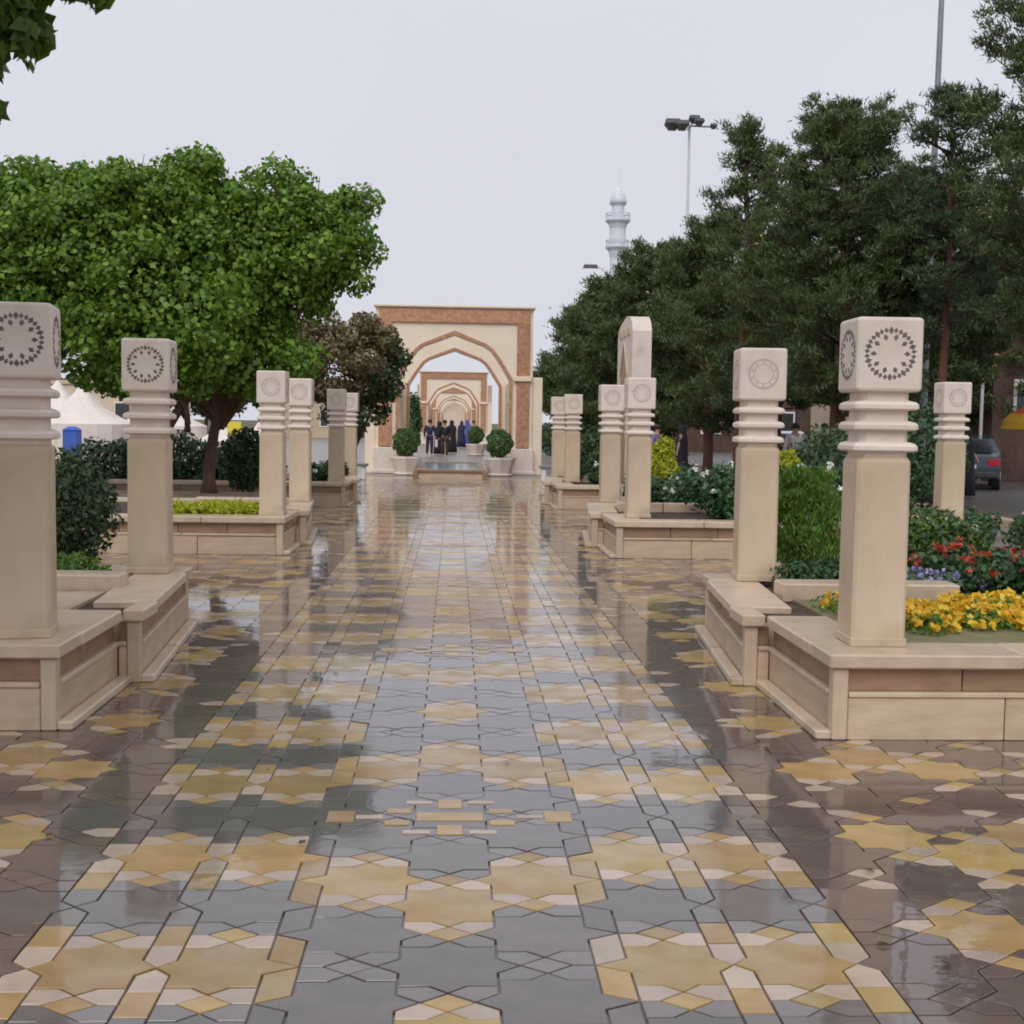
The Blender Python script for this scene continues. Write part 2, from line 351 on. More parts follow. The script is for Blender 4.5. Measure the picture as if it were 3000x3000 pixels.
cols = [(0.0, 0.145, A, 'alt', 'alt', side, side)]
for sx in (-1, 1):
    def addcol(X, hw, ph, inner, outer, si, so):
        cols.append((sx*X, hw, ph, inner, outer, si, so) if sx > 0 else (sx*X, hw, ph, outer, inner, so, si))
    addcol(0.29, 0.145, B, 'alt', 'nar', side, 0.10)
    addcol(0.6675, 0.1325, A, 'nar', 'nar', 0.10, 0.05)
    addcol(1.0325, 0.1325, A, 'nar', 'nar', 0.05, 0.0575)
    for k in range(19):
        addcol(1.28 + 0.145 + k*CW, 0.145, A if k % 2 == 0 else B, 'nar' if k == 0 else 'alt', 'alt', 0.0575 if k == 0 else side, side)
for (X, hw, ph, ml, mr, sl, sr) in cols:
    if abs(X) > 6.75: continue
    kcol = round((abs(X) - 1.425)/CW)
    j = -8
    while True:
        D = D0 + j*RP + ph; j += 1
        if D > 35.9: break
        if D < 1.2 or in_planter(X, D): continue
        y = yellow_at(X, D); outer = y is None
        wear = rng.random()
        if outer:
            y = (kcol % 2 == 1 and j % 2 == 0) or (kcol % 4 == 2 and j % 3 == 0)
            star = 't_yel' if y else 't_brn'
            lz = 't_yel' if rng.random() < 0.75 else 't_brn'
            if kcol == 0: star = 't_brn' if wear < 0.8 else 't_grey'; lz = 't_brn'
        else: star = 't_yel' if y else 't_grey'
        pieces.append((star_poly(hw, sl, sr, KS if ml == 'alt' else 0.048, KS if mr == 'alt' else 0.048), X, D, star, 'star_stone'))
        gy = D + RP/2
        if gy > 35.8: continue
        own = [y, yellow_at(X, D + RP)]
        if not outer: lz = 't_yel' if (own[0] or own[1]) else 't_gfac'
        for s_, md in ((-1, ml), (1, mr)):
            for t_ in (-1, 1):
                if outer: pc = 't_pale' if rng.random() < (0.10 if kcol == 0 else 0.40) else 't_brn'
                else: pc = 't_pale' if (own[0] if t_ < 0 else own[1]) else 't_gfac'
                pieces.append(([(x*s_, yy*t_) for x, yy in fac_poly(hw, md == 'alt')], X, gy, pc, 'facet_stone'))
        pieces.append((LOZ, X, gy, lz, 'lozenge_stone'))
        if X == 0.0 and (j - 1) % 8 == 0 and D > 2:            # inlaid cross of small stones in the middle of each dark medallion
            q = lambda w, h: [(-w, -h), (w, -h), (w, h), (-w, h)]
            for (w, h, px, py, mm) in [(0.135, 0.05, 0, 0, 't_yel'), (0.05, 0.055, 0, 0.165, 't_yel'), (0.05, 0.055, 0, -0.165, 't_yel'),
                                       (0.05, 0.028, 0.21, 0.075, 't_yel'), (0.05, 0.028, -0.21, 0.075, 't_yel'), (0.05, 0.028, 0.21, -0.075, 't_yel'), (0.05, 0.028, -0.21, -0.075, 't_yel'),
                                       (0.055, 0.018, 0.13, 0.19, 't_pale'), (0.055, 0.018, -0.13, 0.19, 't_pale'), (0.055, 0.018, 0.13, -0.19, 't_pale'), (0.055, 0.018, -0.13, -0.19, 't_pale'),
                                       (0.055, 0.065, 0.44, 0.0, 't_yel'), (0.055, 0.065, -0.44, 0.0, 't_yel'),
                                       (0.055, 0.018, 0.325, 0.0, 't_pale'), (0.055, 0.018, -0.325, 0.0, 't_pale')]:
                pieces.append((q(w, h), X+px, D+py, mm, 'inlay_stone'))
for sx in (-1, 1):                              # narrow courses between the wide ones
    j = -16
    while True:
        D = D0 + j*RP/2; j += 1                 # phase A when j-1 is even
        if D > 35.5: break
        if D < 1.2: continue
        w = 0.05; h = RP/2
        par = [(-w, 0.048), (-w, h), (w, h - 0.048), (w, 0)] if (j - 1) % 2 else [(-w, 0), (-w, h - 0.048), (w, h), (w, 0.048)]
        # between column 1 (phase B, points outwards) and column 2 (phase A, points inwards)
        c = 't_yel' if yellow_at(0.485, D + h/2) else 't_grey'
        if c == 't_yel' and (j % 2): c = 't_pale' if rng.random() < 0.35 else c
        pieces.append(([(x*sx, y) for x, y in par], sx*0.485, D, c, 'narrow_stone'))
        if (j - 1) % 2 == 0:
            for (xc, ww) in ((0.85, 0.05), (1.2225, 0.0575)):
                k0 = 0.048; third = RP/3
                for (poly, vv, pm) in (([(0, 0), (ww, k0), (ww, third), (-ww, third), (-ww, k0)], third*0.6, 't_pale'),
                                       ([(-ww, third), (ww, third), (ww, 2*third), (-ww, 2*third)], third*1.5, 't_yel'),
                                       ([(-ww, 2*third), (ww, 2*third), (ww, RP-k0), (0, RP), (-ww, RP-k0)], third*2.4, 't_pale')):
                    c = pm if yellow_at(xc, D + vv) else ('t_grey' if pm == 't_yel' else 't_gfac')
                    pieces.append((poly, sx*xc, D, c, 'narrow_stone'))
def vis_key(p):
    X, D = p[1], p[2]
    vis = D > 3.2 and abs(X + 0.05*D) < 0.48*D + 0.2
    return (0 if vis else 1, D)
order = sorted(range(len(pieces)), key=lambda k: vis_key(pieces[k]))
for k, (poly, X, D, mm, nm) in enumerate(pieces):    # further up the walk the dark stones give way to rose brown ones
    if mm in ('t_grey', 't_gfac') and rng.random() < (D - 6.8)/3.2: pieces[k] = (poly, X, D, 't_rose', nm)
count = {}; rest = MB(); shared = {}
for k in order:
    poly, X, D, mm, nm = pieces[k]
    lim = {'star_stone': 290, 'facet_stone': 280, 'lozenge_stone': 120, 'inlay_stone': 60, 'narrow_stone': 160}[nm]
    tx, ty = rng.gauss(0, 0.0018), rng.gauss(0, 0.0028); tz = rng.gauss(0, 0.0006)
    top = 0.004 if nm == 'inlay_stone' else 0.0
    if count.get(nm, 0) < lim and vis_key(pieces[k])[0] == 0:
        count[nm] = count.get(nm, 0) + 1
        key = (nm, mm, tuple(poly))
        if key not in shared:
            b = MB(); slab_mb(b, poly, 0, 0, 0, 0, 0, 0, gap=0.0 if nm == 'inlay_stone' else 0.0030); shared[key] = b.mesh(nm, M[mm])
        o = link(nm, shared[key], floor, (X, D, tz + top)); o.rotation_euler = (ty, -tx, 0)
    else:
        slab_mb(rest, poly, X, D, tz + top, tx, ty, TM.index(mm), gap=0.0 if nm == 'inlay_stone' else 0.0030)
tag(rest.build('paving_stones', mats_t, floor), kind='stuff')

g_ = np.random.default_rng(77); n = 46
P = np.stack([g_.uniform(-2.6, 2.6, n), 3.3 + 9*g_.random(n)**1.6, np.full(n, 0.006)], axis=1)
a = g_.random(n)*6.28; Ls = g_.uniform(0.008, 0.028, n); t_ = np.stack([np.cos(a), np.sin(a), 0*a], 1); b_ = np.stack([-np.sin(a), np.cos(a), 0*a], 1); up_ = np.array([0, 0, 1.0])
V = np.stack([P - t_*Ls[:, None], P + b_*Ls[:, None]*0.45 + up_*0.004, P + t_*Ls[:, None] + up_*0.002, P - b_*Ls[:, None]*0.45 + up_*0.004], 1)
litter_me = np_mesh('leaf_litter', V, [M['soil'], M['t_brn']], (g_.random(n) < 0.4).astype(int))
tag(link('leaf_litter', litter_me), 'tiny dark bits of leaf and grit scattered on the wet paving', 'leaf litter', None, 'stuff')
# ------------------------------------------------------------------ planters
SIDES = {-1: 'left', 1: 'right'}
def planter(sx, y0, first, label):
    """low stone planter: plinth strip, light slabs, brown band, coping; outline steps towards the path"""
    root = empty('stone_planter', (0, y0, 0), 0, label, 'planter', 'low stone planters beside the wet path')
    a, b, w, st, L = (2.01, 1.88, 6.3, 1.18, 3.35) if sx < 0 else (1.955, 1.805, 6.3, 1.30, 3.35)
    pts = [(a, 0), (a, st), (b, st), (b + 0.17, L), (w, L), (w, 0)]
    pts = [(sx*x, y) for x, y in pts]
    if sx < 0: pts = pts[::-1]
    # traverse so that the outside is on a known side
    n = len(pts); area = sum(pts[i][0]*pts[(i+1) % n][1] - pts[(i+1) % n][0]*pts[i][1] for i in range(n))
    if area < 0: pts = pts[::-1]
    r2 = random.Random(int(y0*10) + sx)
    core = MB()
    core.prism([(p[0]*0.997 + sx*0.06*0, p[1]) for p in inset(pts, 0.10)], 0.0, 0.37)
    core.build('core', M['slab'], root)
    soil = MB(); soil.prism(inset(pts, 0.15), 0.371, 0.405); soil.build('soil', M['soil'], root)
    for i in range(n):
        p, q = Vector(pts[i]), Vector(pts[(i+1) % n]); d = q - p; Ln = d.length; e = d/Ln; nrm = Vector((e.y, -e.x))
        prv = Vector(pts[i-1]); nx = Vector(pts[(i+2) % n])
        conv0 = (p-prv).x*d.y - (p-prv).y*d.x > 0; conv1 = d.x*(nx-q).y - d.y*(nx-q).x > 0
        horiz = abs(e.x) > 0.5
        far = abs(p.x) > 3 and abs(q.x) > 3
        def piece(name, t0, t1, o0, o1, z0, z1, m, c):       # along t, outward offset o
            mid = p + e*((t0+t1)/2) + nrm*((o0+o1)/2)
            mb = MB(); mb.cbox(0, 0, z0, z1, (t1-t0)/2, (o1-o0)/2, c); ob = mb.build(name, m, root, loc=(mid.x, mid.y, 0)); ob.rotation_euler = (0, 0, math.atan2(e.y, e.x))
        def run(name, t0, t1, o0, o1, z0, z1, m, step, c=0.004, g=0.003):
            k = max(1, round((t1-t0)/step)); t = t0
            cuts = [t0 + (t1-t0)*(j + (0 if j in (0, k) else r2.uniform(-0.12, 0.12)))/k for j in range(k+1)]
            for j in range(k):
                dz = r2.uniform(-0.0015, 0.0015); do = r2.uniform(-0.002, 0.002)
                piece(name, cuts[j] + g, cuts[j+1] - g, o0, o1 + do, z0, z1 + dz, m, c)
        post = 0.075
        s0 = post if conv0 else 0.0; s1 = Ln - (post if conv1 else 0.0)
        if not horiz: s0 = s0 if conv0 else 0.0
        run('slab', s0, s1, -0.10, 0.0, 0.0, 0.222, M['slab'], 0.85)
        run('ledge', s0, s1, -0.10, 0.012, 0.224, 0.250, M['coping'], 1.1)
        run('band_panel', s0, s1, -0.10, -0.022, 0.251, 0.372, M['band'], 0.62)
        if conv0: piece('corner_post', -0.004, post, -post, 0.004, 0.0, 0.371, M['coping'], 0.006)
        wd = 0.34
        zt = 0.450 if horiz else 0.4475
        c0 = -0.035 if conv0 else 0.035; c1 = Ln + (0.035 if conv1 else -0.035)
        if not horiz:
            c0 = (wd - 0.0) if conv0 else 0.037; c1 = Ln - (wd if conv1 else 0.037)
        if c1 - c0 > 0.05: run('coping_stone', c0, c1, -wd, 0.035, 0.375, zt, M['coping'], 1.05, c=0.009)
        if not horiz and not far:
            run('plinth_strip', 0.0, Ln, 0.002, 0.085, 0.0, 0.048, M['coping'], 0.9, c=0.008)
    if first and sx > 0:
        tf = MB(); tf.prism([(2.31, 0.31), (6.0, 0.31), (6.0, 2.10), (2.31, 2.10)], 0.4055, 0.428); tf.build('dry_turf', M['dry'], root)
    if first and sx < 0:
        tf = MB(); tf.prism([(-2.33, 0.31), (-6.0, 0.31), (-6.0, 2.10), (-2.33, 2.10)][::-1], 0.4055, 0.428); tf.build('paved_top', M['coping'], root)
    # low kerb across the bed
    for k in range(2):
        x0 = sx*(2.25 + k*0.62); x1 = sx*(2.25 + k*0.62 + 0.61)
        mb = MB(); mb.cbox((x0+x1)/2, 2.25, 0.40, 0.535, abs(x1-x0)/2, 0.13, 0.012); mb.build('bed_kerb', M['coping'], root)
    return root
Y0 = [6.35, 14.75, 23.15]
words = ['nearest', 'middle', 'farthest']
for sx in (-1, 1):
    for k, y0 in enumerate(Y0):
        planter(sx, y0 - (0.14 if sx > 0 and k == 0 else 0), k == 0, f'low cream and brown stone planter, {words[k]} on the {SIDES[sx]} of the path')

# ------------------------------------------------------------------ pillars
def pillar_parts(root, kind):
    s = MB()
    s.cbox(0, 0, 0.0, 0.045, 0.148, 0.148, 0.004)
    s.loft([sq(0, 0, 0.045, 0.143, 0.143, 0.016), sq(0, 0, 0.975, 0.141, 0.141, 0.016), sq(0, 0, 1.005, 0.128, 0.128, 0.03)])
    s.build('shaft', M['stone'], root)
    nb = MB(); nb.loft([sq(0, 0, 1.003, 0.127, 0.127, 0.03), sq(0, 0, 1.345, 0.127, 0.127, 0.03)]); nb.build('neck', M['stone2'], root)
    for zc in (1.048, 1.158, 1.264):
        rg = MB(); h = 0.025
        prof = [(-h*0.85, 0.125, 0.02), (-h*0.80, 0.155, 0.02), (-h*0.45, 0.168, 0.02), (h*0.35, 0.168, 0.02), (h*0.9, 0.157, 0.02), (h*1.3, 0.129, 0.02)]
        rg.loft([sq(0, 0, zc+dz, r, r, c) for dz, r, c in prof]); rg.build('ring', M['stone2'], root)
    cp = MB(); H = 0.171
    cp.loft([sq(0, 0, 1.340, H-0.014, H-0.014, 0.014), sq(0, 0, 1.346, H-0.004, H-0.004, 0.012), sq(0, 0, 1.357, H, H, 0.010),
             sq(0, 0, 1.706, H, H, 0.010), sq(0, 0, 1.718, H-0.004, H-0.004, 0.012), sq(0, 0, 1.724, H-0.014, H-0.014, 0.014)])
    cap = cp.build('cap', M['stone2'], root)
    zc = 1.535
    for fk in range(4):
        an = fk*math.pi/2
        rs = MB()
        def put(poly, y0, y1, mi=0):       # poly in face plane (u, w); extruded outwards
            l = []
            for yy in (y0, y1):
                row = []
                for u, w in poly:
                    X, Y = u, -(H + yy)
                    row.append((X*math.cos(an) - Y*math.sin(an), X*math.sin(an) + Y*math.cos(an), zc + w))
                l.append(row)
            rs.loft(l, mi)
        def lozenge(rr, a, lr, lt):
            pts = []
            for (dr, dt) in ((-lr, 0), (0, lt), (lr, 0), (0, -lt)):
                r_, t_ = rr + dr, dt
                pts.append((r_*math.cos(a) - t_*math.sin(a), r_*math.sin(a) + t_*math.cos(a)))
            return pts
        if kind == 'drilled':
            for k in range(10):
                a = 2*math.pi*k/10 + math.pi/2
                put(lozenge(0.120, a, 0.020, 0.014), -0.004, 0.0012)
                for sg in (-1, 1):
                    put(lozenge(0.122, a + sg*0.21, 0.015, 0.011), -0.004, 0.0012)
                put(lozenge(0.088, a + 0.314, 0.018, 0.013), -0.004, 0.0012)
            rs.build('carved_rosette', M['hole_shade'], cap)  # dark prisms stand in for the shade inside the drilled holes
        else:
            n = 40
            for (r0, r1) in ((0.098, 0.112), (0.068, 0.074)):
                for k in range(n):
                    a0, a1 = 2*math.pi*k/n, 2*math.pi*(k+0.86)/n
                    put([(r0*math.cos(a0), r0*math.sin(a0)), (r1*math.cos(a0), r1*math.sin(a0)), (r1*math.cos(a1), r1*math.sin(a1)), (r0*math.cos(a1), r0*math.sin(a1))], -0.004, 0.0015)
            for k in range(10):
                a = 2*math.pi*k/10 + math.pi/2
                put(lozenge(0.086, a, 0.011, 0.007), -0.004, 0.0015)
            rs.build('carved_rosette', M['groove'], cap)

protoD = protoG = None
PILL = [  # x, y, kind, label
 (-2.25, 6.63, 'D', 'square cream stone pillar cut by the left edge of the photo, dark drilled rosette on its cap'),
 (-2.26, 9.40, 'D', 'cream stone pillar in front of the dark rounded hedge and white tents on the left, dark rosette on its cap'),
 (-2.18, 15.15, 'G', 'front one of the two slim pillars beside the yellow flower strip on the left'),
 (-2.17, 17.75, 'G', 'pillar just behind the front slim one at the end of the yellow flower strip'),
 (-2.20, 23.5, 'G', 'front one of the distant left pair of pillars before the bronze shrub'),
 (-2.20, 26.5, 'G', 'rear one of the distant left pair of pillars before the bronze shrub'),
 (2.25, 6.55, 'D', 'largest cream pillar on the right with crisp dark drilled rosette, beside the yellow pansies'),
 (2.27, 9.25, 'G', 'pale pillar in front of the pines on the right, faint ring carved on its cap'),
 (2.29, 15.4, 'G', 'front pillar standing before the tall rounded stele, beside the white rose bed'),
 (2.30, 18.3, 'G', 'pillar just left of and behind the one before the rounded stele'),
 (2.34, 24.6, 'G', 'front one of the small distant right pair of pillars near the gateway'),
 (2.28, 27.2, 'G', 'rear one of the small distant right pair of pillars near the gateway'),
 (6.13, 15.15, 'G', 'lone cream pillar at the outer right, between the green shrub and the parked car'),
 (4.55, 36.6, 'G', 'tiny farthest pillar seen between the right hand pillar pairs'),
]
for x, y, kd, lab in PILL:
    z = 0.449 if y < 35 else 0.0
    if kd == 'D':
        if protoD is None:
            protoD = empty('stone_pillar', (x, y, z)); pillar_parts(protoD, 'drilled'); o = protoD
        else: o = copy_tree(protoD)
    else:
        if protoG is None:
            protoG = empty('stone_pillar', (x, y, z)); pillar_parts(protoG, 'ring'); o = protoG
        else: o = copy_tree(protoG)
    o.location = (x, y, z); o.rotation_euler = (0, 0, R({0: 10.0, 1: 3.0, 6: -1.5, 7: -4.0}.get(PILL.index((x, y, kd, lab)), rng.uniform(-0.8, 0.8))))
    tag(o, lab, 'pillar', 'carved stone pillars on the planters')

# ------------------------------------------------------------------ foliage tools
def unit(v): return v/np.maximum(np.linalg.norm(v, axis=1, keepdims=True), 1e-9)
def cards(c, n, L, wr, g_, droop=0.0):
    """diamond leaves folded along the midrib: centre, normal, length"""
    N = len(c); r = g_.normal(size=(N, 3)); t = unit(np.cross(n, r)); t[:, 2] -= droop; t = unit(t); b = unit(np.cross(n, t)); n2 = np.cross(t, b)
    L = L[:, None]; w = L*wr
    V = np.stack([c - t*L*0.5, c - t*L*0.08 + b*w*0.5 + n2*L*0.06, c + t*L*0.5, c - t*L*0.08 - b*w*0.5 + n2*L*0.06], axis=1)
    return V
def blob_points(g_, blobs, N, shell=0.55):
    """points in a union of ellipsoids, denser near the skin"""
    B = np.array(blobs, dtype=float); wgt = (B[:, 3]*B[:, 4] + B[:, 3]*B[:, 5] + B[:, 4]*B[:, 5]); wgt /= wgt.sum()
    k = g_.choice(len(B), size=N, p=wgt); d = unit(g_.normal(size=(N, 3)))
    r = shell + (1-shell)*g_.random(N)**0.6
    r = r*(1 + 0.10*np.sin(d[:, 0]*9 + k) * np.cos(d[:, 2]*8 + k*2))
    p = B[k, :3] + d*B[k, 3:6]*r[:, None]
    return p, d
def clumps(blobs, per, rad, seed):
    rr = np.random.default_rng(seed); B = []
    for (x, y, z, ax, ay, az) in blobs:
        n = max(2, int(per*(ax*ay + ay*az + ax*az)))
        d = unit(rr.normal(size=(n, 3))); q = 0.80 + 0.22*rr.random(n)
        for k in range(n):
            r0 = rad*rr.uniform(0.7, 1.35)
            B.append((x + d[k, 0]*ax*q[k], y + d[k, 1]*ay*q[k], z + d[k, 2]*az*q[k], r0, r0, r0*rr.uniform(0.6, 0.85)))
    return B
def leafy(name, parent, blobs, N, L, mats, seed, wr=0.75, shell=0.5, up=0.35, droop=0.3, jit=0.35, mix=None, clip=None):
    g_ = np.random.default_rng(seed); p, d = blob_points(g_, blobs, N, shell)
    n = unit(d*0.8 + np.array([0, 0, up]) + g_.normal(size=(N, 3))*0.6)
    Ls = L*(1 + jit*g_.uniform(-1, 1, N)); V = cards(p, n, Ls, wr, g_, droop)
    if clip is not None: ok = clip(p); V = V[ok]; p = p[ok]
    mi = None
    if mix is not None: mi = mix(p, g_)
    return link(name, np_mesh(name, V, mats, mi), parent)
def tufts(name, parent, pts, dirs, K, ln, wd, m, seed, spread=0.9):
    g_ = np.random.default_rng(seed); P = np.repeat(np.array(pts), K, axis=0); Dv = np.repeat(np.array(dirs), K, axis=0)
    N = len(P); dd = unit(Dv + g_.normal(size=(N, 3))*spread*0.8); l = ln*(0.38 + 0.45*g_.random(N))[:, None]
    P = P + g_.normal(size=(N, 3))*ln*np.array([0.48, 0.48, 0.26]); s = unit(np.cross(dd, g_.normal(size=(N, 3))))*wd
    V = np.stack([P - s, P + s, P + dd*l], axis=1)
    return link(name, np_mesh(name, V, [m]), parent)
def trunk_path(h, bend, rr, base=(0, 0)):
    n = 6; return [(base[0] + bend[0]*(i/n)**2, base[1] + bend[1]*(i/n)**2, h*i/n) for i in range(n+1)]

# ------------------------------------------------------------------ broadleaf trees, left
def broad_tree(loc, blobs, trunk_h, trunk_r, N, L, label, seed, m='leaf', bend=(0.2, 0), group=None, cat='tree', name='mulberry_tree'):
    t = empty(name, loc, 0, label, cat, group)
    tp = trunk_path(trunk_h, bend, trunk_r); b = MB()
    b.tube(tp, [trunk_r*(1.25 - 0.45*i/6) if i else trunk_r*1.6 for i in range(7)], 10); b.build('trunk', M['bark'], t, True)
    rr = random.Random(seed); l = MB()
    for (cx, cy, cz, ax, ay, az) in blobs:
        s = Vector(tp[-1]) - Vector((0, 0, rr.uniform(0.1, 0.5))); e = Vector((cx, cy, cz + az*0.2)); mid = s.lerp(e, 0.5) + Vector((rr.uniform(-.2, .2), rr.uniform(-.2, .2), -0.15))
        l.tube([s, mid, e], [trunk_r*0.6, trunk_r*0.38, trunk_r*0.12], 7)
        for _ in range(5):
            e2 = Vector((cx + rr.uniform(-.85, .85)*ax, cy + rr.uniform(-.85, .85)*ay, cz + rr.uniform(-.5, .95)*az))
            l.tube([e.lerp(mid, rr.random()*0.6), e2], [trunk_r*0.16, trunk_r*0.05], 5)
    l.build('limbs', M['bark'], t, True)
    cl = clumps(blobs, 9, 0.30, seed) if N > 6000 else blobs
    leafy('crown', t, cl + blobs[:10], N, L, [M[m]], seed, shell=0.35, jit=0.5)
    return t
rb = random.Random(11)
bl = [(0, 0, 3.1, 1.5, 1.4, 1.2), (-1.5, 0.2, 2.9, 1.3, 1.3, 1.1), (1.05, 0, 3.15, 1.1, 1.2, 0.9), (-0.6, -0.3, 3.9, 1.15, 1.1, 0.95), (0.7, -0.2, 3.75, 1.15, 1.1, 0.85),
      (-1.7, -0.3, 3.75, 1.1, 1.1, 0.9), (0.5, -0.2, 4.15, 0.95, 0.8, 0.62), (1.75, -0.2, 3.6, 0.85, 0.9, 0.72), (1.5, -0.3, 4.05, 0.7, 0.8, 0.5), (0.6, -0.3, 2.0, 1.0, 1.0, 0.6), (-0.9, -0.3, 2.0, 1.0, 1.0, 0.6), (0.9, -0.2, 2.25, 0.75, 0.7, 0.7), (-2.2, -0.2, 4.2, 0.9, 0.9, 0.7)]
bl = [(x, y, z + (0.28 if z > 2.6 else 0.1), ax, ay, az) for (x, y, z, ax, ay, az) in bl]
for k in range(20):                            # shoots that break the outline
    a = rb.uniform(-1, 1); bl.append((a*2.3, -0.4 + rb.uniform(-.5, .3), 4.85 - abs(a)*0.6 + rb.uniform(-0.1, 0.25), 0.26, 0.26, rb.uniform(0.3, 0.45)))
broad_tree((-3.95, 20.3, 0.4), bl, 1.5, 0.085, 110000, 0.088, 'broad mulberry tree with two toned green crown and dark trunk by the yellow flower strip', 3)
bl2 = [(x - 0.3, y, z + 0.12, ax, ay, az) for (x, y, z, ax, ay, az) in bl[:9]] + [(rb.uniform(-2, 2.4), -0.4, 4.75 + rb.uniform(-.1, .2), 0.3, 0.3, 0.42) for _ in range(12)]
broad_tree((-6.7, 19.6, 0.2), bl2, 1.6, 0.09, 84000, 0.09, 'broad mulberry tree at the left edge whose crown merges with the one beside it', 7, bend=(-0.2, 0.1))
bl3 = [(0, 0, 2.9, 1.2, 1.1, 1.0), (0.8, 0, 2.7, 0.9, 0.9, 0.8), (-0.7, 0.2, 2.6, 1.0, 1.0, 0.9), (0.2, 0, 1.9, 0.9, 0.9, 0.5)]
broad_tree((-4.6, 19.0, 0.4), bl3, 1.5, 0.08, 18000, 0.09, 'slim leaning mulberry behind the second left pillar, its crown under the bigger one', 9, bend=(0.55, 0.2))

# overhanging branch, top left corner, of a tree that stands outside the frame
t = empty('plane_tree', (-4.9, 6.2, 0.0), 0, 'dark leaved tree hanging a few sprays into the top left corner', 'tree')
b = MB(); b.tube([(0, 0, 0), (0.05, 0, 1.5), (0.2, -0.1, 3.0), (0.3, -0.3, 4.9)], [0.2, 0.15, 0.12, 0.06], 10); b.build('trunk', M['bark'], t, True)
l = MB()
ends = [(3.32, -0.6, 3.42), (3.06, -0.6, 3.25), (3.12, -0.6, 3.57), (2.86, -0.6, 3.06), (2.84, -0.6, 2.95), (3.4, -0.6, 3.55)]
for e in ends: l.tube([(0.2, -0.1, 2.9), (1.4, -0.4, 3.9), (e[0] - 0.25, e[1], e[2] + 0.35), e], [0.06, 0.04, 0.012, 0.004], 6)
l.build('limbs', M['bark'], t, True)
g_ = np.random.default_rng(21)
cb = [(3.02, -0.6, 3.27, 0.11, 0.2, 0.16), (3.05, -0.6, 3.47, 0.26, 0.2, 0.08), (3.33, -0.6, 3.44, 0.05, 0.15, 0.08), (3.2, -0.6, 3.56, 0.25, 0.25, 0.08),
      (2.89, -0.6, 3.12, 0.04, 0.12, 0.07), (2.88, -0.6, 2.93, 0.05, 0.12, 0.08), (1.5, -0.4, 4.0, 0.8, 0.9, 0.5), (0.3, 0, 4.3, 1.2, 1.2, 0.9), (0.9, -0.3, 4.4, 0.9, 1.0, 0.7), (2.1, -2.2, 5.6, 1.3, 1.5, 0.9), (1.2, 0.6, 5.6, 1.6, 1.5, 1.1), (0.4, -2.6, 5.0, 1.5, 1.5, 1.1), (-0.4, 0.8, 5.2, 1.5, 1.5, 1.1), (1.2, -3.2, 4.3, 1.3, 1.2, 1.0), (0.3, -4.3, 4.3, 1.6, 1.4, 1.3), (2.2, -4.0, 5.3, 1.3, 1.3, 0.9), (2.2, -2.2, 4.6, 1.1, 1.1, 0.6), (2.6, -4.0, 4.6, 1.0, 1.2, 0.8)]  # high rear crown masses are out of view, added to shade the nearest left pillar
V = []
for (cx, cy, cz, ax, ay, az), n in zip(cb, (260, 260, 60, 110, 36, 44, 500, 1300, 800, 2600, 2800, 2800, 2400, 3000, 3400, 2600, 2600, 2600)):
    p, d = blob_points(g_, [(cx, cy, cz, ax, ay, az)], n, 0.1)
    nn = unit(g_.normal(size=(n, 3)) + np.array([0, -0.7, 0.2])); V.append(cards(p, nn, g_.uniform(0.07, 0.12, n), 0.62, g_, 1.1))
link('crown', np_mesh('crown', np.concatenate(V), [M['leafd']]), t)

# bronze topped round shrub left of the gateway
def brz(p, g_):
    dx = p[:, 0]; return np.where((dx + (p[:, 2]-2.9)*-0.45 + g_.normal(size=len(p))*0.2) > 0.88, 1, np.where(p[:, 2] < 1.75 + g_.normal(size=len(p))*0.2, 1, 0))
t = empty('bronze_shrub', (-2.42, 29.2, 0.0), 0, 'round shrub with bronze brown leaves turning dark green on its right, beside the gateway', 'shrub'); t.scale = (1.08, 1.08, 1.05)
b = MB(); b.tube([(0, 0, 0), (0.05, 0, 0.6), (0, 0, 1.3)], [0.09, 0.07, 0.05], 8)
for a in range(6): b.tube([(0, 0, 0.7), (math.cos(a)*0.7, math.sin(a)*0.7, 2.3)], [0.05, 0.015], 6)
b.build('trunk', M['bark'], t, True)
leafy('crown', t, clumps([(0, 0, 2.7, 1.2, 1.2, 0.95), (0.45, -0.2, 2.85, 0.8, 0.8, 0.8), (-0.7, -0.2, 2.9, 0.95, 0.8, 0.9), (-0.2, 0, 3.45, 0.8, 0.7, 0.45), (0.25, -0.1, 1.8, 0.75, 0.8, 0.55)], 11, 0.27, 31) + [(0, 0, 2.7, 1.1, 1.1, 0.9)],
      24000, 0.085, [M['bronze'], M['dgreen']], 31, mix=brz)

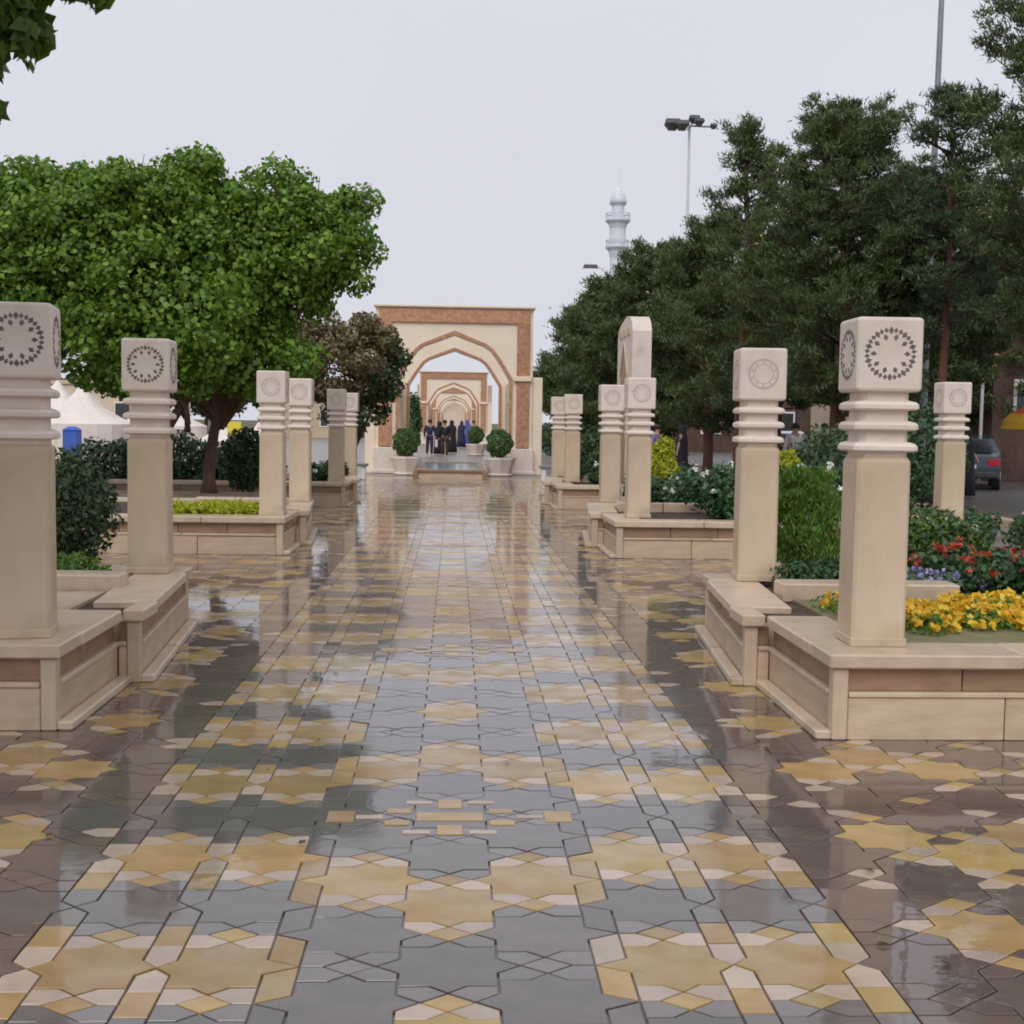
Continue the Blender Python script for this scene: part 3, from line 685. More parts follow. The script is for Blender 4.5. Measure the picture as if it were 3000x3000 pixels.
# ------------------------------------------------------------------ pines, right
def pine(loc, H, h0, Rm, nbr, label, seed, m='pine', K=34, ln=0.30, wd=0.016, lean=(0, 0), topk=1.0, tr=0.13, name='pine_tree', group='pines along the right side of the path', irr=0.35, arc=(0, 2*math.pi)):
    t = empty(name, loc, 0, label, 'tree', group); rr = random.Random(seed)
    tp = [(lean[0]*(i/8)**1.5 + rr.uniform(-.04, .04), lean[1]*(i/8)**1.5, H*0.96*i/8) for i in range(9)]
    b = MB(); b.tube(tp, [tr*(1.15 - 1.0*i/8) + 0.015 for i in range(9)], 9); b.build('trunk', M['rbark'], t, True)
    l = MB(); pts = []; dirs = []
    def at(h):
        f = max(0, min(7.999, h/(H*0.96)*8)); i = int(f); return Vector(tp[i]).lerp(Vector(tp[i+1]), f-i)
    for k in range(nbr):
        f = (k + rr.random())/nbr; h = h0 + (H*0.97 - h0)*f
        prof = (1 - f)**0.62*(0.55 + 0.45*min(1, f*4)) * topk + 0.10
        Lb = Rm*prof*(1 + rr.uniform(-irr, irr*0.6)); a = rr.uniform(*arc) if rr.random() < 0.9 else rr.uniform(0, 6.28)
        s = at(h); dr = Vector((math.cos(a), math.sin(a), 0)); up = 0.16 + 0.55*f
        p1 = s + dr*Lb*0.55 + Vector((0, 0, Lb*up*0.35)); p2 = s + dr*Lb + Vector((0, 0, Lb*(up + 0.12)))
        l.tube([s, p1, p2], [0.03 + 0.008*Lb, 0.018, 0.006], 5)
        nt_ = max(4, int(Lb*9))
        for q in range(nt_):
            u = 0.34 + 0.66*(q + rr.random())/nt_
            c = s.lerp(p1, u/0.55) if u < 0.55 else p1.lerp(p2, (u-0.55)/0.45)
            sd = Vector((-dr.y, dr.x, 0))*rr.uniform(-1, 1)*Lb*0.34*(1.15-abs(u-0.65))
            c2 = c + sd + Vector((0, 0, rr.uniform(-0.03, 0.22)*(0.6 + 0.5*Lb/2)))
            if rr.random() < 0.4: l.tube([c, c2], [0.012, 0.005], 4)
            c2 = c2 + Vector((rr.gauss(0, .05), rr.gauss(0, .05), 0)); pts.append(c2); dirs.append((dr*0.45 + sd.normalized()*0.25 + Vector((0, 0, 0.85))))
    top = at(H*0.96)
    for k in range(10):
        pts.append(top + Vector((rr.uniform(-.12, .12), rr.uniform(-.12, .12), rr.uniform(-.6, .2)))); dirs.append(Vector((rr.uniform(-.3, .3), 0, 1)))
    l.build('limbs', M['bark'], t, True)
    tufts('crown', t, [tuple(p) for p in pts], [tuple(d) for d in dirs], K, ln, wd, M[m], seed)
    return t
pine((8.25, 26.5, 0), 8.4, 1.8, 2.6, 105, 'largest pine on the right, broad ragged crown behind the pale ringed pillar', 41, K=80, ln=0.20, wd=0.017, tr=0.17)
pine((7.05, 30.5, 0), 9.0, 1.8, 1.75, 62, 'pine with a narrow pointed top left of the largest one', 42, K=64, ln=0.22, wd=0.02, irr=0.6)
pine((9.62, 24.3, 0), 8.3, 3.4, 1.45, 42, 'open pine with bare reddish trunk above the outer right pillar', 43, m='pineb', K=60, ln=0.19, wd=0.017, tr=0.085, irr=0.5)
pine((11.0, 21.5, 0), 11.8, 3.2, 2.3, 95, 'tall dark pine cut by the right edge of the photo', 44, K=70, ln=0.20, wd=0.017, tr=0.16, irr=0.5)
pine((7.6, 37.0, 0), 7.7, 1.3, 2.4, 84, 'dense middle pine of the row, left of the two tall ones', 45, K=64, ln=0.24, wd=0.024)
pine((7.2, 46.5, 0), 8.1, 1.1, 2.8, 80, 'fourth pine of the row, seen below the haze-pale minaret', 46, K=56, ln=0.28, wd=0.03)
pine((6.9, 57.0, 0), 7.9, 1.1, 2.8, 90, 'fifth pine of the row, crown sloping down towards the gateway', 47, K=50, ln=0.34, wd=0.036)
pine((7.0, 70.0, 0), 8.0, 1.1, 2.8, 80, 'farthest pine of the row, lowest on the skyline beside the gateway', 48, K=46, ln=0.4, wd=0.042)
pine((12.4, 33.0, 0), 8.2, 2.4, 2.8, 90, 'pine of the back row behind the open reddish trunked one', 49, K=60, ln=0.25, wd=0.024, group='pines of the back row across the road')
pine((11.5, 44.0, 0), 8.0, 2.2, 3.0, 90, 'pine of the back row hidden mostly by the largest pine', 50, K=50, ln=0.28, wd=0.03, group='pines of the back row across the road')
for k, (x, y) in enumerate(((9.6, 52.0), (17.5, 40.0))):
    pine((x, y, 0), 7.6, 1.4, 3.0, 80, ['dim pine filling the gap far behind the row', 'bushy pine in front of the beige house at the far right'][k], 60 + k, K=46, ln=0.32, wd=0.034, group='pines of the back row across the road')

# ------------------------------------------------------------------ shrubs
def bush(loc, blobs, N, L, m, label, seed, cat='shrub', name='shrub', group=None, wr=0.5, up=0.5, droop=-0.6, sprig=True, mats=None, mix=None):
    t = empty(name, loc, 0, label, cat, group)
    b = MB(); rr = random.Random(seed); hz = max(q[2] for q in blobs)
    for _ in range(9):
        q = rr.choice(blobs); b.tube([(rr.uniform(-.05, .05), rr.uniform(-.05, .05), 0), (q[0]*0.6, q[1]*0.6, q[2]*0.6), (q[0] + rr.uniform(-.6, .6)*q[3], q[1] + rr.uniform(-.6, .6)*q[4], q[2] + rr.uniform(0, .8)*q[5])], [0.018, 0.012, 0.004], 5)
    b.build('stems', M['bark'], t, True)
    leafy('foliage', t, blobs, N, L, mats or [M[m]], seed, wr=wr, up=up, droop=droop, mix=mix, shell=0.45)
    return t
bush((-3.5, 11.0, 0.4), [(0, 0, 0.42, 0.5, 0.55, 0.52), (-0.55, 0.1, 0.38, 0.55, 0.5, 0.5), (0.15, 0.1, 0.35, 0.4, 0.5, 0.5)], 11000, 0.055, 'dgreen', 'dark rounded hedge bush between the two nearest left pillars', 71)
bush((-2.75, 9.05, 0.4), [(0, 0, 0.10, 0.28, 0.2, 0.12), (-0.35, 0.1, 0.09, 0.25, 0.2, 0.11)], 1400, 0.05, 'bgreen', 'low pale green plant at the foot of the dark hedge bush', 72, cat='plant', name='low_plant')
bush((2.92, 10.05, 0.4), clumps([(0, 0, 0.42, 0.38, 0.36, 0.44), (-0.1, -0.05, 0.6, 0.2, 0.2, 0.28), (0.05, 0, 0.2, 0.34, 0.3, 0.22)], 60, 0.10, 5) + [(0, 0, 0.4, 0.33, 0.3, 0.42)], 18000, 0.05, 'bgreen', 'bright green feathery thuja bush between the two nearest right pillars', 73, wr=0.22, droop=-1.4)
bush((4.02, 10.2, 0.35), [(0, 0, 0.3, 0.36, 0.34, 0.3), (0.2, 0, 0.24, 0.3, 0.3, 0.22), (-0.25, 0, 0.26, 0.28, 0.3, 0.26)], 7000, 0.05, 'dgreen', 'low dark green mound shrub right of the largest pillar', 74, mats=[M['dgreen'], M['bgreen']], mix=lambda p, g_: (g_.random(len(p)) < 0.4).astype(int))
bush((2.75, 9.0, 0.4), [(0, 0, 0.10, 0.42, 0.12, 0.14)], 1800, 0.045, 'mgreen', 'low leafy ground plant under the feathery thuja bush', 75, cat='plant', name='low_plant')
def rosebed(x0, x1, y0, y1, z, h, N, nf, seed, fm, lm, nm, lab, cat, fs=0.035, L=0.055, parent=None, nblob=14):
    rr = random.Random(seed); blobs = [(rr.uniform(x0, x1), rr.uniform(y0, y1), z + h*0.45, rr.uniform(.16, .3), rr.uniform(.16, .3), h*rr.uniform(.4, .6)) for _ in range(nblob)]
    g_ = np.random.default_rng(seed); p, d = blob_points(g_, blobs, N, 0.3)
    n = unit(d + g_.normal(size=(N, 3))*0.6 + np.array([0, 0, .4])); V1 = cards(p, n, g_.uniform(.6, 1.3, N)*L, 0.6, g_, 0)
    # flowers: little rosettes of petals
    pf, df = blob_points(g_, blobs, nf*4, 0.95); ok = df[:, 2] > 0.05; pf = pf[ok][:nf]; k = 9
    P = np.repeat(pf, k, axis=0); nn = unit(g_.normal(size=(len(P), 3)) + np.array([0, -0.5, 0.7])); P = P + g_.normal(size=P.shape)*fs*0.30
    V2 = cards(P, nn, np.full(len(P), fs), 0.85, g_, 0)
    V = np.concatenate([V1, V2]); mi = np.concatenate([np.zeros(len(V1), int), np.ones(len(V2), int)])
    o = link(nm, np_mesh(nm, V, [M[lm], M[fm]], mi)); return tag(o, lab, cat, None, 'stuff')
rosebed(2.45, 4.0, 16.6, 19.2, 0.4, 0.52, 12000, 46, 81, 'wflow', 'mgreen', 'rose_bed', 'bed of dark green rose leaves with a few white roses', 'flower bed', fs=0.055, L=0.075)
rosebed(3.2, 4.9, 13.2 + 2, 16.5, 0.4, 0.75, 9000, 44, 82, 'wflow', 'mgreen', 'rose_bed', 'taller rose bed with white blooms behind the thuja bush', 'flower bed', fs=0.06, L=0.075)
rosebed(2.52, 4.6, 7.05, 8.0, 0.40, 0.13, 9000, 520, 83, 'yflow', 'bgreen', 'pansy_bed', 'bed of yellow and orange pansies at the right edge', 'flower bed', fs=0.045, L=0.04, nblob=34)
rosebed(3.85, 5.2, 8.9, 9.6, 0.40, 0.34, 9000, 110, 84, 'rflow', 'mgreen', 'salvia_bed', 'patch of red salvia behind the yellow pansies', 'flower bed', fs=0.045, L=0.06)
rosebed(3.2, 3.8, 8.9, 9.5, 0.40, 0.14, 3500, 130, 85, 'bflow', 'mgreen', 'violet_bed', 'small patch of violet blue flowers beside the largest pillar', 'flower bed', fs=0.035, L=0.045)
rosebed(-3.6, -2.45, 15.25, 16.1, 0.40, 0.14, 5000, 420, 86, 'ylime', 'ylime', 'yellow_flower_strip', 'strip of lime yellow bedding plants behind the second left pillar', 'flower bed', fs=0.05, L=0.05, nblob=26)
rosebed(-6.0, -2.4, 24.5, 26.3, 0.40, 0.4, 7000, 20, 87, 'wflow', 'mgreen', 'rose_bed', 'low green bed behind the distant left pillars', 'flower bed', fs=0.06, L=0.09)
rosebed(2.4, 6.0, 24.5, 26.3, 0.40, 0.4, 7000, 20, 88, 'wflow', 'mgreen', 'rose_bed', 'low green bed behind the distant right pillars', 'flower bed', fs=0.06, L=0.09)
rosebed(6.6, 9.0, 16.0, 18.5, 0.0, 0.45, 7000, 8, 89, 'wflow', 'mgreen', 'ground_cover', 'grey green ground cover right of the outer pillar', 'ground cover', fs=0.05, L=0.08, nblob=22)
bush((3.32, 19.6, 0.4), [(0, 0, 0.45, 0.25, 0.22, 0.38), (0.0, 0, 0.8, 0.17, 0.16, 0.24), (-0.16, 0, 0.6, 0.15, 0.15, 0.3)], 2600, 0.07, 'ylime', 'lime yellow shrub just right of the pillar before the stele', 91)
bush((4.66, 17.2, 0.4), [(0, 0, 0.5, 0.22, 0.22, 0.4), (0.15, 0, 0.35, 0.2, 0.2, 0.3)], 2600, 0.07, 'ylime', 'lime green shrub beside the pale ringed pillar', 92)
bush((-5.4, 24.0, 0.0), [(0, 0, 0.7, 1.1, 0.6, 0.7), (-1.2, 0, 0.6, 0.9, 0.6, 0.6), (1.1, 0, 0.6, 0.8, 0.6, 0.6)], 9000, 0.11, 'dgreen', 'dark hedge under the mulberry trees', 93, name='hedge', cat='hedge')
bush((-3.55, 21.6, 0.4), [(0, 0, 0.5, 0.45, 0.4, 0.55)], 4500, 0.08, 'dgreen', 'dark green bush beside the third left pillar', 94)
bush((3.15, 33.5, 0.0), [(0, 0, 0.55, 0.45, 0.4, 0.6), (0.5, 0, 0.4, 0.4, 0.4, 0.45)], 4500, 0.09, 'dgreen', 'dark bush right of the gateway behind the small pillars', 95)
bush((6.9, 22.0, 0.0), [(0, 0, 0.9, 0.9, 0.8, 0.8), (0.8, 0, 0.8, 0.8, 0.8, 0.8), (1.6, 0.3, 1.1, 0.8, 0.8, 1.0)], 9000, 0.10, 'mgreen', 'tall green shrub behind the outer right pillar', 96)
bush((6.4, 12.6, 0.0), [(0, 0, 0.45, 0.55, 0.5, 0.45)], 4500, 0.08, 'dgreen', 'dark shrub at the right edge in front of the parked car', 97)
ORD = ['first', 'second', 'third', 'fourth', 'fifth', 'sixth', 'seventh', 'eighth', 'ninth']
for k in range(9):
    bush((4.6 + (k % 2)*1.4 + (k//2)*0.35, 40 + k*5.5, 0), [(0, 0, 0.8, 1.3, 1.2, 0.85), (0.5, 0.3, 0.9, 1.0, 1.0, 0.7)], 2400, 0.16, 'dgreen',
         f'dark undergrowth shrub beneath the pine row, {ORD[k]} nearest of them', 110 + k, group='undergrowth shrubs beneath the pines')

# ------------------------------------------------------------------ gateway
def arch_pts(hw, spring, apex, n=9):
    """four-centred arch, left springing to right springing"""
    pts = []
    rise = apex - spring
    for i in range(n+1):
        u = i/n; a = u*math.pi/2
        x = -hw*(1 - u)**1.0; 
        # steep shoulder then straight run to the apex
        zz = spring + rise*(0.62*math.sin(min(1, u/0.45)*math.pi/2)**1.0*(1 if u < 0.45 else 1) + 0.38*max(0, (u-0.18)/0.82))
        pts.append((x, zz))
    return pts + [(-x, z) for x, z in pts[-2::-1]]
def arch_wall(mb, hw, spring, apex, ow, top, y0, y1, mat=0):
    A = arch_pts(hw, spring, apex); full = [(-hw, 0)] + A + [(hw, 0)]
    outer = [(-ow, 0)]; n = len(A)
    for i, (x, z) in enumerate(A):
        outer.append((-ow + 2*ow*i/(n-1), top))
    outer[1] = (-ow, top); outer.append((ow, 0)); outer[-2] = (ow, top)
    vs = []; fs = []; N = len(full)
    for yy in (y0, y1):
        vs += [(x, yy, z) for x, z in full] + [(x, yy, z) for x, z in outer]
    for i in range(N-1):
        fs.append((i, N+i, N+i+1, i+1)); o = 2*N
        fs.append((o+i, o+i+1, o+N+i+1, o+N+i))
        fs.append((i, i+1, o+i+1, o+i)); fs.append((N+i, o+N+i, o+N+i+1, N+i+1))
    fs.append((0, 2*N, 3*N, N)); fs.append((N-1, 2*N-1, 4*N-1, 3*N-1))
    mb.add(vs, fs, mat)
def arch_trim(mb, hw, spring, apex, w, y0, y1, foot=0.85):
    A = [(-hw, foot)] + arch_pts(hw, spring, apex) + [(hw, foot)]
    B = [(-hw-w, foot)] + [(x*(hw+w)/hw, z + w*(0.4 + 0.9*(1-abs(x)/hw))) for x, z in arch_pts(hw, spring, apex)] + [(hw+w, foot)]
    N = len(A); vs = []; fs = []
    for yy in (y0, y1): vs += [(x, yy, z) for x, z in A] + [(x, yy, z) for x, z in B]
    for i in range(N-1):
        o = 2*N; fs += [(i, N+i, N+i+1, i+1), (o+i, o+i+1, o+N+i+1, o+N+i), (i, i+1, o+i+1, o+i), (N+i, o+N+i, o+N+i+1, N+i+1)]
    fs += [(0, o, o+N, N), (N-1, 2*N-1, 4*N-1, 3*N-1)]
    mb.add(vs, fs)
def gateway_parts(root):
    w = MB(); arch_wall(w, 1.68, 3.0, 4.40, 2.40, 5.24, 0, 0.55); w.build('front_wall', M['cream'], root)
    w = MB(); arch_wall(w, 1.57, 2.95, 4.22, 2.30, 5.0, 5.6, 6.1); w.build('rear_wall', M['cream'], root)
    tr = MB(); arch_trim(tr, 1.68, 3.0, 4.40, 0.10, -0.05, 0.05); tr.build('arch_trim', M['brick'], root)
    tr = MB(); arch_trim(tr, 1.57, 2.95, 4.22, 0.09, 5.55, 5.65); tr.build('arch_trim', M['brick'], root)
    # low side walls between the two faces; open to the sky above
    for s in (-1, 1):
        sw = MB(); sw.box(min(s*1.80, s*2.2), max(s*1.80, s*2.2), 0.551, 2.0, 0, 3.05); sw.box(min(s*1.80, s*2.2), max(s*1.80, s*2.2), 4.2, 5.599, 0, 3.0)
        sw.box(min(s*1.80, s*2.2), max(s*1.80, s*2.2), 2.0, 4.2, 2.3, 3.02); sw.build('side_wall', M['peach'], root)
        f = MB(); f.cbox(s*2.10, -0.03, 0.86, 4.77, 0.195, 0.05, 0.008); f.build('brick_strip', M['brick'], root)
        pl = MB(); pl.cbox(s*2.09, 0.25, 0, 0.83, 0.36, 0.42, 0.02); pl.cbox(s*2.09, 0.25, 0.0, 0.12, 0.40, 0.46, 0.02); pl.build('pier_base', M['stone2'], root)
        cpt = MB(); cpt.cbox(s*2.09, -0.04, 2.96, 3.12, 0.27, 0.10, 0.02); cpt.build('pier_moulding', M['cream'], root)
        bt = MB(); bt.cbox(s*2.56, 0.5, 0, 3.1, 0.15, 0.45, 0.01); bt.build('buttress', M['cream'], root)
    f = MB(); f.cbox(0, -0.03, 4.775, 5.17, 2.295, 0.05, 0.008); f.build('brick_lintel', M['brick'], root)
    f = MB(); f.cbox(0, 0.24, 5.241, 5.32, 2.46, 0.38, 0.015); f.build('cornice', M['cream'], root)
gt = empty('brick_gateway', (-0.02, 38.3, 0), 0, 'nearest cream gateway with red brick frame and pointed arch at the end of the path', 'gateway', 'arched gateways one behind another')
gateway_parts(gt); gt.scale = (1, 1, 0.965)
for k, (y, lab) in enumerate(((88, 'second gateway, framed by the arch of the nearest one'), (132, 'third gateway, small inside the second arch'), (176, 'farthest gateway, tiny at the end of the arcade'))):
    c = copy_tree(gt); c.location = (-0.08, y, 0); c['label'] = lab
# far iwan closing the axis
fi = empty('shrine_portal', (0, 235, 0), 0, 'far tan portal closing the view through the arches', 'building')
w = MB(); arch_wall(w, 3.2, 4.0, 6.5, 7.0, 8.5, 0, 1.2); w.build('wall', M['bldg'], fi)
w = MB(); w.box(-3.3, 3.3, 1.21, 2.0, 0, 7.5); w.build('back_wall', M['peach'], fi)

# ball topped stone pots flanking the basin
def pot(loc, label, seed):
    t = empty('ball_bush_pot', loc, 0, label, 'potted bush', 'round clipped bushes in stone pots before the gateway')
    p = MB(); p.lathe([(0.36, 0), (0.40, 0.05), (0.34, 0.08), (0.40, 0.25), (0.47, 0.44), (0.50, 0.50), (0.50, 0.56), (0.44, 0.56), (0.42, 0.50)], 8); p.build('pot', M['stone2'], t)
    b = MB(); b.tube([(0, 0, 0.6), (0, 0, 0.95)], 0.04, 6); b.build('stem', M['bark'], t)
    leafy('ball', t, [(0, 0, 0.98, 0.41, 0.41, 0.43)], 3800, 0.055, [M['mgreen'], M['bgreen']], seed, shell=0.7, mix=lambda q, g_: (g_.random(len(q)) < 0.35).astype(int))
    return t
pot((-1.42, 37.2, 0), 'clipped ball bush in a stone pot left of the shallow basin', 201)
pot((1.36, 37.2, 0), 'clipped ball bush in a stone pot right of the shallow basin', 202)
pot((1.05, 60.0, 0), 'smallest clipped ball bush in a stone pot beyond the arch on the right', 204)
# basin
t = empty('stone_basin', (-0.1, 35.0, 0), 0, 'low red brown stone basin with pale blue water before the gateway', 'water basin')
rim = MB()
for (x0, x1, y0, y1) in ((-1.0, 1.0, 0, 0.16), (-1.0, 1.0, 6.84, 7.0), (-1.0, -0.84, 0.161, 6.839), (0.84, 1.0, 0.161, 6.839)):
    rim.cbox((x0+x1)/2, (y0+y1)/2, 0.17, 0.25, (x1-x0)/2, (y1-y0)/2, 0.012)
rim.build('rim', M['band'], t)
wl = MB()
for (x0, x1, y0, y1) in ((-0.96, 0.96, 0.04, 0.14), (-0.96, 0.96, 6.86, 6.96), (-0.96, -0.86, 0.141, 6.859), (0.86, 0.96, 0.141, 6.859)): wl.box(x0, x1, y0, y1, 0, 0.169)
wl.build('wall', M['slab'], t)
for s in (-1, 1):
    p = MB(); p.cbox(s*0.98, 0.06, 0, 0.20, 0.075, 0.10, 0.01); p.build('corner_block', M['band'], t)
wt = MB(); wt.box(-0.855, 0.855, 0.145, 6.855, 0.05, 0.225); wt.build('water', M['water'], t)
st = MB(); st.box(-1.6, 1.9, 37.3, 37.9, 0.0, 0.10)
# white benches
def bench(loc, lab):
    t = empty('white_bench', loc, 0, lab, 'bench', 'white benches beside the gateway')
    b = MB(); b.cbox(0, 0, 0.36, 0.44, 0.42, 0.2, 0.01); b.build('seat', M['metal'], t)
    for s in (-1, 1):
        l = MB(); l.cbox(s*0.3, 0, 0, 0.358, 0.06, 0.16, 0.01); l.build('leg', M['white'], t)
    b = MB(); b.cbox(0, -0.1, 0.02, 0.14, 0.235, 0.03, 0.01); b.build('stretcher', M['white'], t)
bench((-2.75, 34.0, 0), 'low white bench left of the gateway')
bench((2.75, 34.0, 0), 'low white bench right of the gateway')
# cypress through the arch
t = empty('cypress_tree', (-1.75, 52.0, 0), 0, 'green cypress seen through the left of the nearest arch', 'tree')
b = MB(); b.tube([(0, 0, 0), (0, 0, 2.6)], [0.06, 0.03], 7); b.build('trunk', M['bark'], t)
leafy('crown', t, [(0, 0, 1.5, 0.42, 0.42, 0.95), (0, 0, 2.1, 0.36, 0.36, 0.7)], 3000, 0.11, [M['mgreen']], 205)
# rounded stele with a pointed niche
t = empty('stone_stele', (3.12, 22.0, 0), 0, 'tall cream stone stele with rounded top and brown pointed niche behind the right pillars', 'monument')
prof = [(0, 0), (0, 3.25), (0.12, 3.42), (0.35, 3.52), (0.75, 3.56), (1.15, 3.52), (1.6, 3.45), (1.9, 3.36), (1.98, 3.2), (1.98, 0)]
b = MB(); vs = [(-0.0, y, z) for y, z in prof] + [(0.34, y, z) for y, z in prof]; n = len(prof)
b.add(vs, [tuple(range(n)), tuple(range(2*n-1, n-1, -1))] + [(i, i+n, (i+1) % n + n, (i+1) % n) for i in range(n)]); b.build('slab', M['stone2'], t)
nc = [(0.52, 0.5), (0.52, 2.45), (0.7, 2.78), (1.0, 3.06), (1.3, 2.78), (1.48, 2.45), (1.48, 0.5)]
b = MB(); vs = [(-0.006, y, z) for y, z in nc] + [(0.02, y, z) for y, z in nc]; n = len(nc)
b.add(vs, [tuple(range(n))] + [(i, i+n, (i+1) % n + n, (i+1) % n) for i in range(n)]); b.build('niche_panel', M['band'], t)
b = MB()
for s0, s1 in (((0.5, 0.4), (0.5, 2.5)), ((0.5, 2.5), (1.0, 3.12)), ((1.0, 3.12), (1.5, 2.5)), ((1.5, 2.5), (1.5, 0.4))):
    b.tube([(-0.0, s0[0], s0[1]), (-0.0, s1[0], s1[1])], 0.03, 6)
for k in range(3): b.cbox(-0.012, 0.45 + k*0.5, 3.2, 3.34, 0.014, 0.16, 0.004)
b.build('niche_frame', M['stone'], t)

# ------------------------------------------------------------------ minaret, lamps, poles
t = empty('minaret', (25.6, 200, -0.4), 0, 'haze-pale blue grey minaret with two balconies rising above the pines', 'minaret')
b = MB(); b.lathe([(2.2, 0), (2.0, 12), (1.15, 26), (1.15, 30.0)], 20); b.build('shaft', M['tile'], t)
for (z, r) in ((30.0, 1.9), (34.2, 2.0)):
    b = MB(); b.lathe([(1.15, z-1.6), (r*0.75, z-0.5), (r, z), (r, z+0.25)], 20); b.build('balcony', M['tile'], t)
    b = MB()
    for k in range(16):
        a = k*2*math.pi/16; b.tube([(r*0.95*math.cos(a), r*0.95*math.sin(a), z+0.25), (r*0.95*math.cos(a), r*0.95*math.sin(a), z+1.1)], 0.06, 4)
    b.lathe([(r*0.92, z+1.1), (r*0.98, z+1.1), (r*0.98, z+1.22), (r*0.92, z+1.22)], 20, cap=False); b.build('railing', M['tile'], t)
b = MB(); b.lathe([(1.3, 30.25), (1.3, 33.0)], 14); b.build('drum', M['tile'], t)
b = MB(); b.lathe([(1.0, 34.45), (1.0, 36.6), (1.25, 36.8)], 14); b.build('drum', M['tile'], t)
b = MB(); b.lathe([(1.3, 36.8), (1.35, 37.4), (1.05, 38.3), (0.5, 39.1), (0.12, 39.8), (0.04, 42.5)], 14); b.build('finial', M['tile'], t, True)
# flood light mast
t = empty('floodlight_mast', (12.85, 70, 0), 0, 'slim pale mast with a cluster of dark floodlights above the pines', 'lamp post')
b = MB(); b.tube([(0, 0, 0), (0, 0, 18.2)], [0.12, 0.07], 8); b.build('mast', M['wmetal'], t)
b = MB(); b.tube([(-0.9, 0, 18.2), (1.35, 0, 18.15)], 0.05, 6); b.tube([(0, -0.6, 18.1), (0, 0.6, 18.1)], 0.05, 6); b.build('crossbar', M['metal'], t)
for (x, y, z, s) in ((-0.95, 0, 18.25, 1.25), (-0.5, -0.5, 18.1, 1.1), (0.3, 0.2, 18.6, 0.9), (0.45, -0.5, 18.3, 0.8), (1.35, 0, 18.2, 0.6)):
    b = MB(); b.loft([sq(x, y, z-0.26*s, 0.16*s, 0.16*s, 0.03), sq(x, y, z, 0.34*s, 0.3*s, 0.05), sq(x, y, z+0.2*s, 0.3*s, 0.24*s, 0.05)]); b.build('floodlight', M['dmetal'], t)
t = empty('street_lamp', (8.8, 80, 0), 0, 'distant grey street lamp arm showing left of the pine tops', 'street lamp')
b = MB(); b.tube([(0.9, 0, 0), (0.9, 0, 11.0), (0.5, 0, 11.5), (0, 0, 11.6)], [0.1, 0.06, 0.04, 0.03], 7); b.build('pole', M['wmetal'], t)
b = MB(); b.loft([sq(-0.25, 0, 11.5, 0.5, 0.16, 0.05), sq(-0.25, 0, 11.72, 0.4, 0.12, 0.05)]); b.build('lamp_head', M['dmetal'], t)
t = empty('steel_pole', (11.6, 30.5, 0), 0, 'very tall thin dark steel pole rising out of the top right of the picture', 'pole')
b = MB(); b.tube([(0, 0, 0), (0.05, 0, 8.5), (0.1, 0, 15)], [0.10, 0.075, 0.055], 10); b.build('shaft', M['metal'], t)
b = MB(); b.cbox(0, 0, 0, 0.3, 0.2, 0.2, 0.02); b.build('footing', M['slab'], t)
t = empty('globe_lamp', (10.2, 42, 0), 0, 'lamp post with three warm yellow globes half hidden in the pines', 'street lamp')
b = MB(); b.tube([(0, 0, 0), (0, 0, 7.8)], [0.07, 0.045], 8); b.build('pole', M['wmetal'], t)
for dx in (-1.0, -0.5, 0.0):
    b = MB(); b.lathe([(0.03, 7.75), (0.15, 7.85), (0.17, 8.0), (0.1, 8.12), (0.02, 8.16)], 10, dx, 0); b.build('globe', M['yellow'], t, True)
b = MB(); b.tube([(-1, 0, 7.72), (0, 0, 7.72)], 0.03, 6); b.build('arm', M['wmetal'], t)

# ------------------------------------------------------------------ tents and background, left
def tent(loc, w, h, label, seed):
    t = empty('white_tent', loc, 0, label, 'tent', 'white tents beyond the hedge on the left')
    b = MB(); n = 16; rows = []
    for u, z in ((1.0, 0), (1.0, h*0.5), (0.72, h*0.58), (0.42, h*0.7), (0.16, h*0.88), (0.02, h)):
        rows.append([(w*u*math.copysign(abs(math.cos(2*math.pi*k/n))**0.6, math.cos(2*math.pi*k/n)), w*u*math.copysign(abs(math.sin(2*math.pi*k/n))**0.6, math.sin(2*math.pi*k/n)), z) for k in range(n)])
    b.loft(rows); b.build('canvas', M['tent'], t)
    b = MB(); b.tube([(0, 0, h*0.9), (0, 0, h*1.1)], 0.04, 6); b.build('pole', M['dmetal'], t)
    b = MB(); b.add([(-0.5, -w*1.002, 0), (0.5, -w*1.002, 0), (0.25, -w*1.002, h*0.36), (-0.25, -w*1.002, h*0.36)], [(0, 1, 2, 3)]); b.build('door_flap', M['cream'], t)
tent((-12.9, 44, 0), 1.7, 2.7, 'white peaked tent nearest the left edge, between the first two left pillars', 1)
tent((-10.9, 47, 0), 1.6, 2.6, 'white peaked tent right behind the second left pillar', 2)
tent((-8.5, 46, 0), 0.95, 1.5, 'small pinkish tent between the two mulberry trunks', 3)
tent((-7.6, 49, 0), 0.8, 1.5, 'small pale tent right of the thicker mulberry trunk', 4)
tent((-15.6, 50, 0), 1.8, 3.0, 'white tent hidden mostly behind the nearest left pillar', 5)
t = empty('blue_cabin', (-12.35, 41, 0), 0, 'small blue cabin in front of the white tents', 'cabin')
b = MB(); b.cbox(0, 0, 0, 1.15, 0.24, 0.24, 0.02); b.build('body', M['bluep'], t)
b = MB(); b.cbox(0, -0.245, 0.08, 0.5, 0.16, 0.012, 0.005); b.build('door', M['c_navy'], t)
b = MB(); b.loft([sq(0, 0, 1.151, 0.27, 0.27, 0.02), sq(0, 0, 1.27, 0.1, 0.1, 0.02)]); b.build('roof', M['bluep'], t)
t = empty('yellow_sign', (-7.15, 41, 0), 0, 'bright yellow sign on a post behind the third left pillar', 'sign')
